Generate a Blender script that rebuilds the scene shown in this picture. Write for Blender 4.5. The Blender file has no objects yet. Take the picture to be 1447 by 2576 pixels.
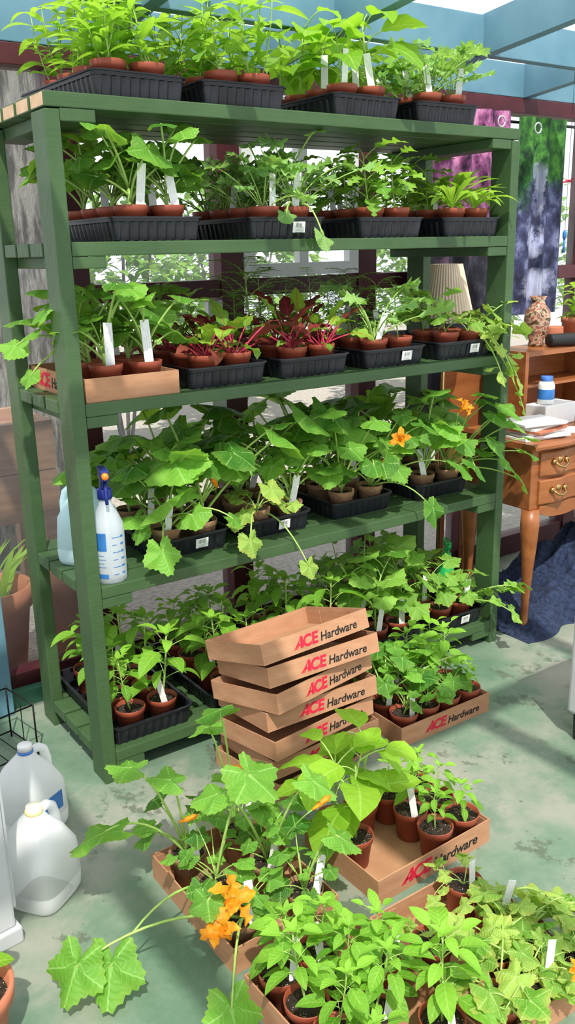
import bpy, math, random
from mathutils import Vector, Matrix, Euler
from mathutils import noise as mn
R=random.Random(7)
COL=bpy.context.scene.collection
W,D,H=1.618,0.50,1.83
TX,TY=0.038,0.089
Z2,Z3,Z4,Z5=1.495,1.098,0.598,0.094

# ------------------------------------------------------------------ materials
def newmat(name):
    m=bpy.data.materials.new(name); m.use_nodes=True
    n=m.node_tree.nodes; l=m.node_tree.links; n.clear()
    out=n.new("ShaderNodeOutputMaterial")
    return m,n,l,out
def bsdf(n,col=(.5,.5,.5),rough=.5,metal=0,trans=0,ior=1.45,spec=.5):
    b=n.new("ShaderNodeBsdfPrincipled")
    b.inputs["Base Color"].default_value=(*col,1); b.inputs["Roughness"].default_value=rough
    b.inputs["Metallic"].default_value=metal; b.inputs["Transmission Weight"].default_value=trans
    b.inputs["IOR"].default_value=ior; b.inputs["Specular IOR Level"].default_value=spec
    return b
def mathn(n,l,op,a,b=None,c=None,clamp=False):
    x=n.new("ShaderNodeMath"); x.operation=op; x.use_clamp=clamp
    for i,v in enumerate((a,b,c)):
        if v is None: continue
        if isinstance(v,(int,float)): x.inputs[i].default_value=v
        else: l.new(v,x.inputs[i])
    return x.outputs[0]
def ramp(n,l,fac,stops):
    r=n.new("ShaderNodeValToRGB"); l.new(fac,r.inputs[0])
    e=r.color_ramp.elements
    while len(e)<len(stops): e.new(.5)
    for i,(p,c) in enumerate(stops):
        e[i].position=p; e[i].color=(*c,1) if len(c)==3 else c
    return r.outputs[0]
def mix(n,l,f,a,b,bt='MIX'):
    x=n.new("ShaderNodeMix"); x.data_type='RGBA'; x.blend_type=bt
    if isinstance(f,(int,float)): x.inputs[0].default_value=f
    else: l.new(f,x.inputs[0])
    for k,v in ((6,a),(7,b)):
        if isinstance(v,tuple): x.inputs[k].default_value=(*v,1)
        else: l.new(v,x.inputs[k])
    return x.outputs[2]
def noise(n,l,scale,detail=4,rough=.55,coord="Object",stretch=None):
    tc=n.new("ShaderNodeTexCoord"); t=n.new("ShaderNodeTexNoise")
    t.inputs["Scale"].default_value=scale; t.inputs["Detail"].default_value=detail; t.inputs["Roughness"].default_value=rough
    if stretch:
        mp=n.new("ShaderNodeMapping"); mp.inputs["Scale"].default_value=stretch
        l.new(tc.outputs[coord],mp.inputs[0]); l.new(mp.outputs[0],t.inputs[0])
    else: l.new(tc.outputs[coord],t.inputs[0])
    return t.outputs["Fac"]
def bump(n,l,h,strength,dist,b):
    x=n.new("ShaderNodeBump"); x.inputs["Strength"].default_value=strength; x.inputs["Distance"].default_value=dist
    l.new(h,x.inputs["Height"]); l.new(x.outputs[0],b.inputs["Normal"])
def simple(name,c1,c2=None,scale=20,rough=.5,metal=0,bmp=0,stretch=None,spec=.5,detail=4):
    m,n,l,out=newmat(name); b=bsdf(n,c1,rough,metal,spec=spec)
    if c2 is None: c2=tuple(min(1,v*1.25) for v in c1)
    f=noise(n,l,scale,detail,stretch=stretch)
    l.new(ramp(n,l,f,[(.3,c1),(.7,c2)]),b.inputs["Base Color"])
    if bmp: bump(n,l,f,bmp,.01,b)
    l.new(b.outputs[0],out.inputs[0]); return m

def leafmat(name,dark,light,vein,kind,tr=.4,veinamt=.5,glow=(.50,.82,.03),yellow=.0):
    m,n,l,out=newmat(name)
    at=n.new("ShaderNodeAttribute"); at.attribute_name="tint"
    oi=n.new("ShaderNodeObjectInfo")
    uv=n.new("ShaderNodeUVMap"); sp=n.new("ShaderNodeSeparateXYZ"); l.new(uv.outputs[0],sp.inputs[0])
    f=mathn(n,l,'MULTIPLY_ADD',oi.outputs["Random"],.4,-.2)
    f=mathn(n,l,'ADD',f,at.outputs["Fac"])
    nz=noise(n,l,25,3); f=mathn(n,l,'ADD',f,mathn(n,l,'MULTIPLY_ADD',nz,.5,-.25))
    fc=n.new("ShaderNodeClamp"); l.new(f,fc.inputs[0])
    col=ramp(n,l,fc.outputs[0],[(0,dark),(.5,tuple((a+b)/2 for a,b in zip(dark,light))),(1,light)])
    if kind=="o":
        u=mathn(n,l,'ABSOLUTE',mathn(n,l,'SUBTRACT',sp.outputs[0],.5))
        mid=mathn(n,l,'LESS_THAN',u,.03)
        s=mathn(n,l,'FRACT',mathn(n,l,'SUBTRACT',mathn(n,l,'MULTIPLY',sp.outputs[1],6.0),mathn(n,l,'MULTIPLY',u,2.4)))
        sec=mathn(n,l,'LESS_THAN',s,.10)
        v=mathn(n,l,'MAXIMUM',mid,mathn(n,l,'MULTIPLY',sec,.5))
    else:
        th=mathn(n,l,'MULTIPLY',mathn(n,l,'SUBTRACT',sp.outputs[0],.5),5.0)
        fr=mathn(n,l,'SUBTRACT',mathn(n,l,'FRACT',mathn(n,l,'ADD',th,.5)),.5)
        au=mathn(n,l,'ABSOLUTE',fr)
        mid=mathn(n,l,'LESS_THAN',mathn(n,l,'MULTIPLY',au,sp.outputs[1]),.018)
        s=mathn(n,l,'FRACT',mathn(n,l,'SUBTRACT',mathn(n,l,'MULTIPLY',sp.outputs[1],5.0),mathn(n,l,'MULTIPLY',au,4.0)))
        sec=mathn(n,l,'LESS_THAN',s,.10)
        v=mathn(n,l,'MAXIMUM',mid,mathn(n,l,'MULTIPLY',sec,.4))
        if yellow:
            ed=ramp(n,l,mathn(n,l,'ADD',mathn(n,l,'MULTIPLY',sp.outputs[1],.5),mathn(n,l,'MULTIPLY',nz,.6)),[(.66,(0,0,0)),(.88,(1,1,1))])
            col=mix(n,l,mathn(n,l,'MULTIPLY',ed,yellow),col,(.55,.50,.12))
    h=mathn(n,l,'ABSOLUTE',mathn(n,l,'SUBTRACT',s,.5))
    col=mix(n,l,mathn(n,l,'MULTIPLY',v,veinamt),col,vein)
    b=bsdf(n,(.2,.5,.1),.48,spec=.28); l.new(col,b.inputs["Base Color"])
    bump(n,l,h,.4,.004,b)
    t=n.new("ShaderNodeBsdfTranslucent"); tc=mix(n,l,.5 if glow else 0.,col,glow or (0,0,0)); l.new(tc,t.inputs[0])
    ms=n.new("ShaderNodeMixShader"); ms.inputs[0].default_value=tr
    l.new(b.outputs[0],ms.inputs[1]); l.new(t.outputs[0],ms.inputs[2]); l.new(ms.outputs[0],out.inputs[0])
    return m
M={}
M["pepper"]=leafmat("leaf_pepper",(.05,.21,.015),(.30,.60,.06),(.45,.7,.15),"o",.42)
M["lance"]=leafmat("leaf_lance",(.15,.36,.03),(.46,.70,.09),(.5,.75,.2),"o",.5)
M["egg"]=leafmat("leaf_eggplant",(.10,.32,.02),(.38,.66,.05),(.55,.8,.18),"o",.5)
M["squash"]=leafmat("leaf_squash",(.035,.155,.016),(.20,.47,.055),(.40,.65,.2),"r",.38,yellow=.12)
M["cuke"]=leafmat("leaf_cucumber",(.05,.20,.018),(.31,.57,.09),(.45,.7,.22),"r",.42,yellow=.15)
M["vine"]=leafmat("leaf_vine",(.12,.33,.03),(.44,.62,.12),(.6,.78,.3),"r",.42,yellow=.7)
M["kale"]=leafmat("leaf_kale",(.09,.28,.06),(.36,.58,.17),(.55,.75,.35),"r",.38)
M["cut"]=leafmat("leaf_cut",(.07,.25,.02),(.33,.58,.08),(.4,.65,.18),"o",.42)
M["chard"]=leafmat("leaf_chard",(.07,.24,.025),(.33,.56,.06),(.45,.02,.04),"o",.32,veinamt=.8)
M["chardred"]=leafmat("leaf_chard_red",(.12,.012,.018),(.26,.08,.04),(.50,.02,.06),"o",.25,veinamt=.8,glow=None)
M["stem"]=simple("stem_green",(.26,.42,.08),(.40,.57,.15),30,.5)
M["stemred"]=simple("stem_red",(.40,.02,.055),(.55,.05,.10),30,.45)
M["pot"]=simple("pot_plastic",(.25,.048,.024),(.34,.078,.038),9,.5,bmp=.05)
M["peat"]=simple("pot_peat",(.24,.125,.065),(.36,.21,.12),60,.95,bmp=.5)
M["tray"]=simple("tray_plastic",(.008,.009,.013),(.016,.017,.023),12,.33)
M["carton"]=simple("cardboard",(.38,.185,.095),(.47,.25,.14),14,.85,bmp=.1,stretch=(1,1,4))
M["red"]=simple("ink_red",(.52,.01,.035),None,20,.6)
M["ink"]=simple("ink_black",(.01,.009,.009),None,20,.6)
def shelfmat():
    m,n,l,out=newmat("green_paint"); b=bsdf(n,(.06,.12,.05),.45,spec=.35)
    f=noise(n,l,3,6,.7); g=noise(n,l,40,5,.7,stretch=(.08,1,1))
    c=ramp(n,l,f,[(.3,(.030,.070,.024)),(.7,(.060,.115,.044))])
    c=mix(n,l,mathn(n,l,'MULTIPLY',g,.22),c,(.115,.185,.09))
    k=noise(n,l,2.6,2)
    kk=ramp(n,l,k,[(.74,(0,0,0)),(.77,(1,1,1))]); c=mix(n,l,kk,c,(.025,.045,.02))
    k2=noise(n,l,9,6,.75); c=mix(n,l,ramp(n,l,k2,[(.64,(0,0,0)),(.68,(.6,.6,.6))]),c,(.03,.05,.022))
    l.new(c,b.inputs["Base Color"]); bump(n,l,g,.3,.006,b); l.new(b.outputs[0],out.inputs[0]); return m
M["green"]=shelfmat()
M["rawwood"]=simple("raw_wood",(.55,.35,.21),(.70,.49,.33),30,.8,stretch=(6,1,1))
M["maroon"]=simple("maroon_paint",(.050,.008,.012),(.09,.017,.023),8,.5,bmp=.1)
M["blue"]=simple("blue_paint",(.09,.205,.275),(.135,.27,.345),6,.5,bmp=.1)
M["white"]=simple("white_paint",(.72,.74,.74),(.82,.83,.82),8,.45)
def tagmat():
    m,n,l,out=newmat("tag_plastic"); b=bsdf(n,(.8,.8,.78),.4)
    tc=n.new("ShaderNodeTexCoord"); mp=n.new("ShaderNodeMapping"); mp.inputs["Scale"].default_value=(300,300,90)
    l.new(tc.outputs["Object"],mp.inputs[0]); t=n.new("ShaderNodeTexNoise"); t.inputs["Scale"].default_value=1; l.new(mp.outputs[0],t.inputs[0])
    sp=n.new("ShaderNodeSeparateXYZ"); l.new(tc.outputs["Object"],sp.inputs[0])
    s=mathn(n,l,'LESS_THAN',mathn(n,l,'FRACT',mathn(n,l,'MULTIPLY',sp.outputs[0],260.)),.3)
    dn=mathn(n,l,'MULTIPLY',mathn(n,l,'GREATER_THAN',t.outputs["Fac"],.50),mathn(n,l,'GREATER_THAN',sp.outputs[2],.03))
    c=mix(n,l,mathn(n,l,'MULTIPLY',mathn(n,l,'MULTIPLY',s,dn),.3),(.84,.85,.84),(.12,.12,.16))
    l.new(c,b.inputs["Base Color"]); l.new(b.outputs[0],out.inputs[0]); return m
M["tag"]=tagmat()
def soilmat():
    m,n,l,out=newmat("soil"); b=bsdf(n,(.05,.03,.02),.95)
    f=noise(n,l,90,6,.7); tc=n.new("ShaderNodeTexCoord"); v=n.new("ShaderNodeTexVoronoi"); v.inputs["Scale"].default_value=230; l.new(tc.outputs["Object"],v.inputs[0])
    c=ramp(n,l,f,[(.35,(.010,.007,.005)),(.65,(.065,.04,.027))])
    p=mathn(n,l,'LESS_THAN',v.outputs["Distance"],.26)
    sp2=n.new("ShaderNodeSeparateXYZ"); l.new(v.outputs["Color"],sp2.inputs[0])
    p=mathn(n,l,'MULTIPLY',p,mathn(n,l,'GREATER_THAN',sp2.outputs[0],.66))
    c=mix(n,l,p,c,(.6,.56,.5)); l.new(c,b.inputs["Base Color"]); bump(n,l,f,.9,.01,b); l.new(b.outputs[0],out.inputs[0]); return m
M["soil"]=soilmat()
def flowermat():
    m,n,l,out=newmat("flower_petals"); b=bsdf(n,(.95,.38,.02),.5)
    f=noise(n,l,40,3); c=ramp(n,l,f,[(.3,(.92,.26,.01)),(.7,(1,.48,.02))]); l.new(c,b.inputs["Base Color"])
    t=n.new("ShaderNodeBsdfTranslucent"); l.new(c,t.inputs[0]); ms=n.new("ShaderNodeMixShader"); ms.inputs[0].default_value=.4
    l.new(b.outputs[0],ms.inputs[1]); l.new(t.outputs[0],ms.inputs[2]); l.new(ms.outputs[0],out.inputs[0]); return m
M["flower"]=flowermat()
def plastic(name,col,tr=.6,rough=.3,clear=.3):
    m,n,l,out=newmat(name); b=bsdf(n,col,rough)
    t=n.new("ShaderNodeBsdfTranslucent"); t.inputs[0].default_value=(*col,1)
    g=n.new("ShaderNodeBsdfTransparent"); g.inputs[0].default_value=(*col,1)
    a=n.new("ShaderNodeMixShader"); a.inputs[0].default_value=clear; l.new(t.outputs[0],a.inputs[1]); l.new(g.outputs[0],a.inputs[2])
    ms=n.new("ShaderNodeMixShader"); ms.inputs[0].default_value=tr
    l.new(b.outputs[0],ms.inputs[1]); l.new(a.outputs[0],ms.inputs[2]); l.new(ms.outputs[0],out.inputs[0]); return m
M["jug"]=plastic("jug_plastic",(.97,.98,.99),.55,.25,.6)
M["jugblue"]=plastic("jug_plastic_blue",(.72,.92,.97),.55,.3,.5)
M["spray"]=plastic("spray_plastic",(.88,.93,.98),.6,.22,.6)
M["navy"]=simple("navy_plastic",(.01,.02,.16),(.015,.03,.22),20,.35)
M["orange"]=simple("orange_plastic",(.85,.22,.02),None,20,.35)
M["yellow"]=simple("yellow_plastic",(.85,.68,.25),None,20,.35)
M["capblue"]=simple("blue_plastic",(.06,.17,.5),None,20,.35)
M["labelblue"]=simple("label_blue",(.03,.15,.45),(.04,.20,.52),30,.4)
M["gspray"]=plastic("green_plastic",(.03,.50,.12),.3,.3,.3)
M["metal"]=simple("brass",(.45,.30,.12),None,30,.3,1)
M["wire"]=simple("black_wire",(.01,.01,.01),None,30,.4,.5)
M["grey"]=simple("grey_metal",(.44,.45,.47),(.52,.53,.55),5,.4)
M["dark"]=simple("black_rubber",(.01,.01,.012),None,5,.5)
M["deskwood"]=simple("desk_wood",(.22,.068,.020),(.36,.125,.038),12,.35,bmp=.05,stretch=(.3,2,2))
M["bluecloth"]=simple("navy_blanket",(.005,.010,.030),(.028,.045,.10),60,.95,bmp=1.0)
M["shade"]=simple("lamp_cloth",(.62,.48,.35),(.72,.58,.44),20,.8)
M["paper"]=simple("paper",(.72,.70,.67),(.82,.80,.77),10,.7)
M["terra"]=simple("terracotta",(.42,.13,.07),(.54,.20,.11),12,.8,bmp=.1)

# ------------------------------------------------------------------ mesh helpers
class MB:
    def __init__(s): s.v=[];s.f=[];s.uv=[];s.t=[];s.m=[]
    def vert(s,p,uv=(0,0),t=.5): s.v.append(tuple(p)); s.uv.append(uv); s.t.append(t); return len(s.v)-1
    def face(s,idx,m=0): s.f.append(tuple(idx)); s.m.append(m)
    def mesh(s,name,mats,smooth=True):
        me=bpy.data.meshes.new(name); me.from_pydata(s.v,[],s.f)
        for k in mats: me.materials.append(M[k] if isinstance(k,str) else k)
        me.polygons.foreach_set("material_index",s.m)
        me.polygons.foreach_set("use_smooth",[smooth]*len(s.f))
        ul=me.uv_layers.new(name="UVMap"); li=[0]*len(me.loops); me.loops.foreach_get("vertex_index",li)
        fl=[]
        for i in li: fl+=s.uv[i]
        ul.data.foreach_set("uv",fl)
        ca=me.color_attributes.new("tint",'FLOAT_COLOR','POINT'); fl=[]
        for t in s.t: fl+=[t,t,t,1]
        ca.data.foreach_set("color",fl); me.update(); return me
def obj(name,me,parent=None,loc=(0,0,0),rot=(0,0,0),scale=None,label=None,cat=None,group=None,kind=None):
    o=bpy.data.objects.new(name,me); COL.objects.link(o); o.location=loc; o.rotation_euler=rot
    if scale: o.scale=scale if not isinstance(scale,(int,float)) else (scale,)*3
    if parent: o.parent=parent
    if label: o["label"]=label
    if cat: o["category"]=cat
    if group: o["group"]=group
    if kind: o["kind"]=kind
    return o
def box(B,x0,x1,y0,y1,z0,z1,m=0,mx=None):
    i=len(B.v)
    for z in (z0,z1):
        for x,y in ((x0,y0),(x1,y0),(x1,y1),(x0,y1)): B.vert((x,y,z))
    for k,q in enumerate(((0,3,2,1),(4,5,6,7),(0,1,5,4),(1,2,6,5),(2,3,7,6),(3,0,4,7))):
        B.face([i+a for a in q], mx if (mx is not None and k==5) else m)
def bevel(me,w=.003,seg=2):
    import bmesh
    bm=bmesh.new(); bm.from_mesh(me); bmesh.ops.bevel(bm,geom=bm.edges[:],offset=w,segments=seg,affect='EDGES',profile=.6); bm.to_mesh(me); bm.free()
    me.polygons.foreach_set("use_smooth",[False]*len(me.polygons)); return me
def boxmesh(name,x0,x1,y0,y1,z0,z1,mats,bw=.003,mx=None):
    B=MB(); box(B,x0,x1,y0,y1,z0,z1,0,mx); me=B.mesh(name,mats,False)
    if bw: bevel(me,bw)
    return me
def lathe(B,prof,n=24,m=0,cx=0,cy=0,z0=0,cap0=True,cap1=True):
    rows=[]
    for r,z in prof:
        rows.append([B.vert((cx+r*math.cos(2*math.pi*k/n),cy+r*math.sin(2*math.pi*k/n),z0+z),(k/n,z)) for k in range(n)])
    for a,b in zip(rows,rows[1:]):
        for k in range(n): B.face((a[k],a[(k+1)%n],b[(k+1)%n],b[k]),m)
    if cap0: B.face(rows[0][::-1],m)
    if cap1: B.face(rows[-1],m)
def tube(B,pts,r0,r1=None,sides=6,t=.5,m=0,cap=True):
    r1=r0 if r1 is None else r1
    pts=[Vector(p) for p in pts]; rows=[]; N=len(pts); ref=Vector((.31,.17,.93))
    for i,p in enumerate(pts):
        d=(pts[min(i+1,N-1)]-pts[max(i-1,0)]).normalized()
        a=d.cross(ref)
        if a.length<.1: a=d.cross(Vector((1,0,0)))
        a.normalize(); b=d.cross(a); r=r0+(r1-r0)*i/(N-1)
        rows.append([B.vert(p+a*math.cos(2*math.pi*k/sides)*r+b*math.sin(2*math.pi*k/sides)*r,(k/sides,i/N),t) for k in range(sides)])
    for a,b in zip(rows,rows[1:]):
        for k in range(sides): B.face((a[k],a[(k+1)%sides],b[(k+1)%sides],b[k]),m)
    if cap: B.face(rows[0][::-1],m); B.face(rows[-1],m)
def arc(p,az,L,e0,e1,n=6,daz=0):
    p=Vector(p); out=[p.copy()]
    for i in range(n):
        e=e0+(e1-e0)*(i+.5)/n; a=az+daz*(i+.5)/n
        p=p+Vector((math.cos(a)*math.cos(e),math.sin(a)*math.cos(e),math.sin(e)))*(L/n); out.append(p.copy())
    return out
def frame(az,el,roll=0):
    f=Vector((math.cos(az)*math.cos(el),math.sin(az)*math.cos(el),math.sin(el))); s=Vector((-math.sin(az),math.cos(az),0)); n=f.cross(s)
    q=Matrix.Rotation(roll,3,f); return f,q@s,q@n
def pf_ovate(t): return math.sin(math.pi*min(1,t)**.75)**.85*(1 if t<.999 else 0)
def pf_lance(t): return math.sin(math.pi*t**.85)**.9 if t<.999 else 0
def pf_spoon(t): return (.12+.88*math.sin(math.pi*max(0,(t-.12)/.88)**1.3)) if t<.999 else 0
def pf_cut(t):
    return (0.16+abs(math.sin(t*math.pi*3.5))**.8*.9)*math.sin(math.pi*(.08+.9*t))**.6 if t<.99 else 0
def blade(B,p,az,el,L,Wd,prof=pf_ovate,fold=.25,curl=.6,t=.5,roll=0,nu=4,nv=8,ruf=0,ph=0):
    f,s,n=frame(az,el,roll); c=Vector(p); rows=[]
    for j in range(nv+1):
        v=j/nv
        if j:
            e=-curl*(v-.5/nv); ff=f*math.cos(e)+n*math.sin(e); c=c+ff*(L/nv)
        e=-curl*v; nn=n*math.cos(e)-f*math.sin(e); w=max(.0004,Wd/2*prof(v)); row=[]
        for i in range(nu+1):
            u=2*i/nu-1
            h=fold*abs(u)*w+ruf*math.sin(v*19+ph+i*1.7)*abs(u)*w
            row.append(B.vert(c+s*(u*w)+nn*h,(.5+.5*u,v),t))
        rows.append(row)
    for a,b in zip(rows,rows[1:]):
        for i in range(nu): B.face((a[i],a[i+1],b[i+1],b[i]))
def palm(B,p,az,el,Rr,depth=.22,teeth=.05,cup=.12,wav=.05,t=.5,roll=0,seg=40,rng=R,ruf=0.0,lob=5):
    f,s,n=frame(az,el,roll); p=Vector(p); c0=B.vert(p,(.5,0),t); rings=[]; K=3; ph=rng.random()*6
    for k in range(1,K+1):
        row=[]
        for i in range(seg+1):
            th=-math.pi+2*math.pi*i/seg
            g=(1-depth*(.5-.5*math.cos(lob*th)))*(1+.14*math.cos(th))
            a=(math.pi-abs(th)); g*=.30+.70*min(1,(a/.45))**.6
            if k==K: g*=1+(teeth if i%2 else -teeth)
            r=Rr*g*k/K
            z=-cup*Rr*(k/K)**2+wav*math.cos(lob*th)*r+ruf*math.sin(th*9+ph)*r*(k/K)+.11*Rr*math.sin(2*th+ph)*(k/K)**2+.07*Rr*math.sin(3*th+2*ph)*(k/K)**2
            row.append(B.vert(p+f*(r*math.cos(th))+s*(r*math.sin(th))+n*z,(i/seg,k/K),t))
        rings.append(row)
    for i in range(seg):
        B.face((c0,rings[0][i],rings[0][i+1]))
        for a,b in zip(rings,rings[1:]): B.face((a[i],b[i],b[i+1],a[i+1]))

# ------------------------------------------------------------------ plants (variants)
U=lambda r,a,b: a+(b-a)*r.random()
def p_pepper(r,h=.15,sc=1.,lsc=1.):
    S,L=MB(),MB()
    pts=arc((0,0,0),U(r,0,6.28),h,U(r,1.25,1.45),1.5,6); tube(S,pts,.0028,.0015)
    N=int(11*sc)+3
    for i in range(N):
        k=.28+.72*i/(N-1); idx=min(5,int(k*6)); p=pts[idx].lerp(pts[idx+1],k*6-idx)
        az=i*2.4+U(r,-.4,.4); pl=U(r,.018,.04)
        a=arc(p,az,pl,.7,.3,3); tube(S,a,.0012,.0008,4)
        LL=U(r,.04,.075)*(1.0 if k<.85 else .7)*lsc
        blade(L,a[-1],az,U(r,-.3,.3)+(.5 if k>.85 else 0),LL,LL*.5,pf_ovate,.3,U(r,.5,1.2),t=.1+.7*k+U(r,-.2,.2),roll=U(r,-.3,.3))
    for i in range(4):
        az=i*1.57+r.random(); blade(L,pts[-1],az,.7,.03,.014,pf_ovate,.35,.4,t=1.0)
    return S,L
def p_lance(r,h=.17):
    S,L=MB(),MB()
    for st in range(4):
        az0=U(r,0,6.28); pts=arc((U(r,-.015,.015),U(r,-.015,.015),0),az0,h*U(r,.7,1.2),1.15,1.5,6); tube(S,pts,.002,.0012,5)
        for i in range(1,7):
            for sd in (0,math.pi):
                az=i*1.5+sd+az0+U(r,-.3,.3); LL=U(r,.05,.085)
                blade(L,pts[i],az,U(r,.1,.7),LL,LL*.27,pf_lance,.3,U(r,.4,1.1),t=.25+.12*i,roll=U(r,-.4,.4),nv=7)
    return S,L
def p_egg(r,h=.15,ls=.105):
    S,L=MB(),MB()
    pts=arc((0,0,0),U(r,0,6.28),h,1.4,1.5,5); tube(S,pts,.0032,.002,6)
    for i in range(8):
        k=.25+.75*i/7; idx=min(4,int(k*5)); p=pts[idx].lerp(pts[idx+1],k*5-idx)
        az=i*2.4+U(r,-.4,.4); a=arc(p,az,U(r,.04,.08),1.0,.4,4); tube(S,a,.0018,.0013,5)
        LL=U(r,.7,1.2)*ls*(1 if k<.9 else .6)
        blade(L,a[-1],az,U(r,-.1,.45),LL,LL*.68,pf_ovate,.2,U(r,.5,1.3),t=.2+.6*k,roll=U(r,-.35,.35),nv=9,ruf=.08,ph=r.random()*6)
    return S,L
def p_squash(r,n=9,h=.22,ls=.058,spread=1.):
    S,L=MB(),MB()
    base=arc((0,0,0),U(r,0,6.28),.05,1.3,1.4,3); tube(S,base,.005,.004,6)
    for i in range(n):
        az=i*2.4+U(r,-.5,.5); Lp=h*U(r,.55,1.2); e0=U(r,.75,1.35)/spread**.3
        a=arc(base[1+i%3],az,Lp,e0,e0-U(r,.3,.9)*spread,7,U(r,-.5,.5)); tube(S,a,.0032,.0022,6,t=.5)
        Rr=ls*U(r,.6,1.25)
        palm(L,a[-1],az+U(r,-.4,.4),U(r,-.8,.2),Rr,U(r,.15,.32),.045,U(r,.05,.3),.06,t=U(r,.0,1.),roll=U(r,-.5,.5),rng=r)
    for i in range(2):
        a=arc(base[-1],r.random()*6,.06,1.2,.9,3); tube(S,a,.002,.0015,5); palm(L,a[-1],r.random()*6,.2,.025,.2,.05,-.2,.1,t=1,rng=r,seg=24)
    return S,L
def p_cuke(r,n=10,h=.14,ls=.038):
    S,L=MB(),MB()
    v=arc((0,0,0),U(r,0,6.28),h*1.3,1.4,.9,9,U(r,-2,2)); tube(S,v,.0025,.0015,5)
    for i in range(n):
        p=v[1+int(i*8/n)]; az=i*2.4+U(r,-.4,.4); a=arc(p,az,U(r,.04,.09),1.0,.2,4); tube(S,a,.0016,.0012,5)
        palm(L,a[-1],az,U(r,-.8,.2),ls*U(r,.55,1.25),.24,.06,U(r,.05,.25),.06,t=U(r,.1,1.),roll=U(r,-.5,.5),rng=r,seg=30)
    for i in range(2):
        q=arc(v[-1],r.random()*6,.07,.9,-.8,8,5); tube(S,q,.0008,.0005,4)
    return S,L
def p_vine(r,ns=4):
    S,L=MB(),MB()
    for s in range(ns):
        az=s*6.28/ns+U(r,-.5,.5); v=arc((0,0,0),az,U(r,.12,.24),U(r,1.0,1.35),U(r,-1.2,-.5),10,U(r,-1.2,1.2)); tube(S,v,.0026,.0014,5)
        for k in (5,7,9,10):
            if r.random()<.25: continue
            a=arc(v[k],az+U(r,-1.6,1.6),U(r,.02,.05),U(r,.2,1.),0,3); tube(S,a,.0014,.001,4)
            palm(L,a[-1],az+U(r,-1,1),U(r,-.9,.1),U(r,.026,.046),.26,.06,U(r,.1,.4),.07,t=U(r,.0,1.),roll=U(r,-.6,.6),rng=r,seg=30)
        q=arc(v[6],az+1,.08,.9,-1.2,10,6); tube(S,q,.0008,.0005,4)
    return S,L
def p_kale(r,n=11,h=.12,ls=.032):
    S,L=MB(),MB()
    for i in range(n):
        az=i*2.4+U(r,-.4,.4); e0=U(r,.7,1.45); a=arc((0,0,0),az,h*U(r,.6,1.4),e0,e0-U(r,.2,.9),5,U(r,-.3,.3)); tube(S,a,.0018,.0012,5)
        palm(L,a[-1],az,U(r,-.3,.5),ls*U(r,.7,1.25),.35,.10,U(r,-.2,.2),.06,t=U(r,.2,.9),roll=U(r,-.5,.5),rng=r,seg=44,ruf=.22,lob=7)
        for k in (2,3): blade(L,a[k],az+1.3*(1 if k==2 else -1),.2,.02,.014,pf_ovate,.2,.5,t=.5,nv=4,nu=2)
    return S,L
def p_cut(r,n=13,h=.12,lw=.5):
    S,L=MB(),MB()
    pts=arc((0,0,0),U(r,0,6.28),h,1.4,1.5,5); tube(S,pts,.0022,.0014,5)
    for i in range(n):
        k=.1+.9*i/(n-1); idx=min(4,int(k*5)); p=pts[idx].lerp(pts[idx+1],k*5-idx); az=i*2.4+U(r,-.4,.4)
        a=arc(p,az,U(r,.02,.045),.9,.4,3); tube(S,a,.0013,.0009,4)
        LL=U(r,.05,.09); blade(L,a[-1],az,U(r,-.1,.5),LL,LL*lw*1.15,pf_cut,.15,U(r,.5,1.2),t=U(r,.2,.9),roll=U(r,-.4,.4),nv=22,nu=4,ruf=.12,ph=r.random()*6)
    return S,L
def p_chard(r,n=14,h=.06,ls=.07):
    S,L=MB(),MB()
    for i in range(n):
        az=i*2.4+U(r,-.4,.4); e0=U(r,.5,1.45); a=arc((U(r,-.015,.015),U(r,-.015,.015),0),az,h*U(r,.6,1.6),e0,e0-.3,4); tube(S,a,.0026,.0017,5)
        LL=ls*U(r,.5,1.3); nb=len(L.f)
        blade(L,a[-1],az,e0-.3,LL,LL*.5,pf_ovate,.15,U(r,.3,1.5),t=U(r,.1,.9),roll=U(r,-.6,.6),nv=9,ruf=.25,ph=r.random()*6)
        mm=1 if r.random()<.35 else 0
        for q in range(nb,len(L.f)): L.m[q]=mm
    return S,L
def p_mari(r,n=12,h=.17):
    S,L=MB(),MB()
    pts=arc((0,0,0),U(r,0,6.28),h,1.4,1.5,6); tube(S,pts,.0025,.0015,5)
    for i in range(n):
        k=.15+.85*i/(n-1); idx=min(5,int(k*6)); p=pts[idx].lerp(pts[idx+1],k*6-idx); az=i*2.2+U(r,-.3,.3)
        a=arc(p,az,U(r,.06,.10),.9,-.1,7); tube(S,a,.0011,.0007,4)
        for j in range(1,8):
            for sd in (-1,1): blade(L,a[j],az+sd*1.05,.1,.03*(1.1-.06*j),.0105,pf_lance,.2,.3,t=U(r,.1,.8),nv=3,nu=2)
        blade(L,a[-1],az,0,.03,.009,pf_lance,.2,.3,t=.7,nv=3,nu=2)
    return S,L
def p_long(r,n=16):
    S,L=MB(),MB(); tube(S,[(0,0,0),(0,0,.02)],.004,.003)
    for i in range(n):
        az=i*2.4; LL=U(r,.10,.18); blade(L,(0,0,.01),az,U(r,.6,1.35),LL,.022,pf_spoon,.3,U(r,.8,1.8),t=U(r,.5,1),roll=U(r,-.3,.3),nv=10,ruf=.15)
    return S,L
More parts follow.
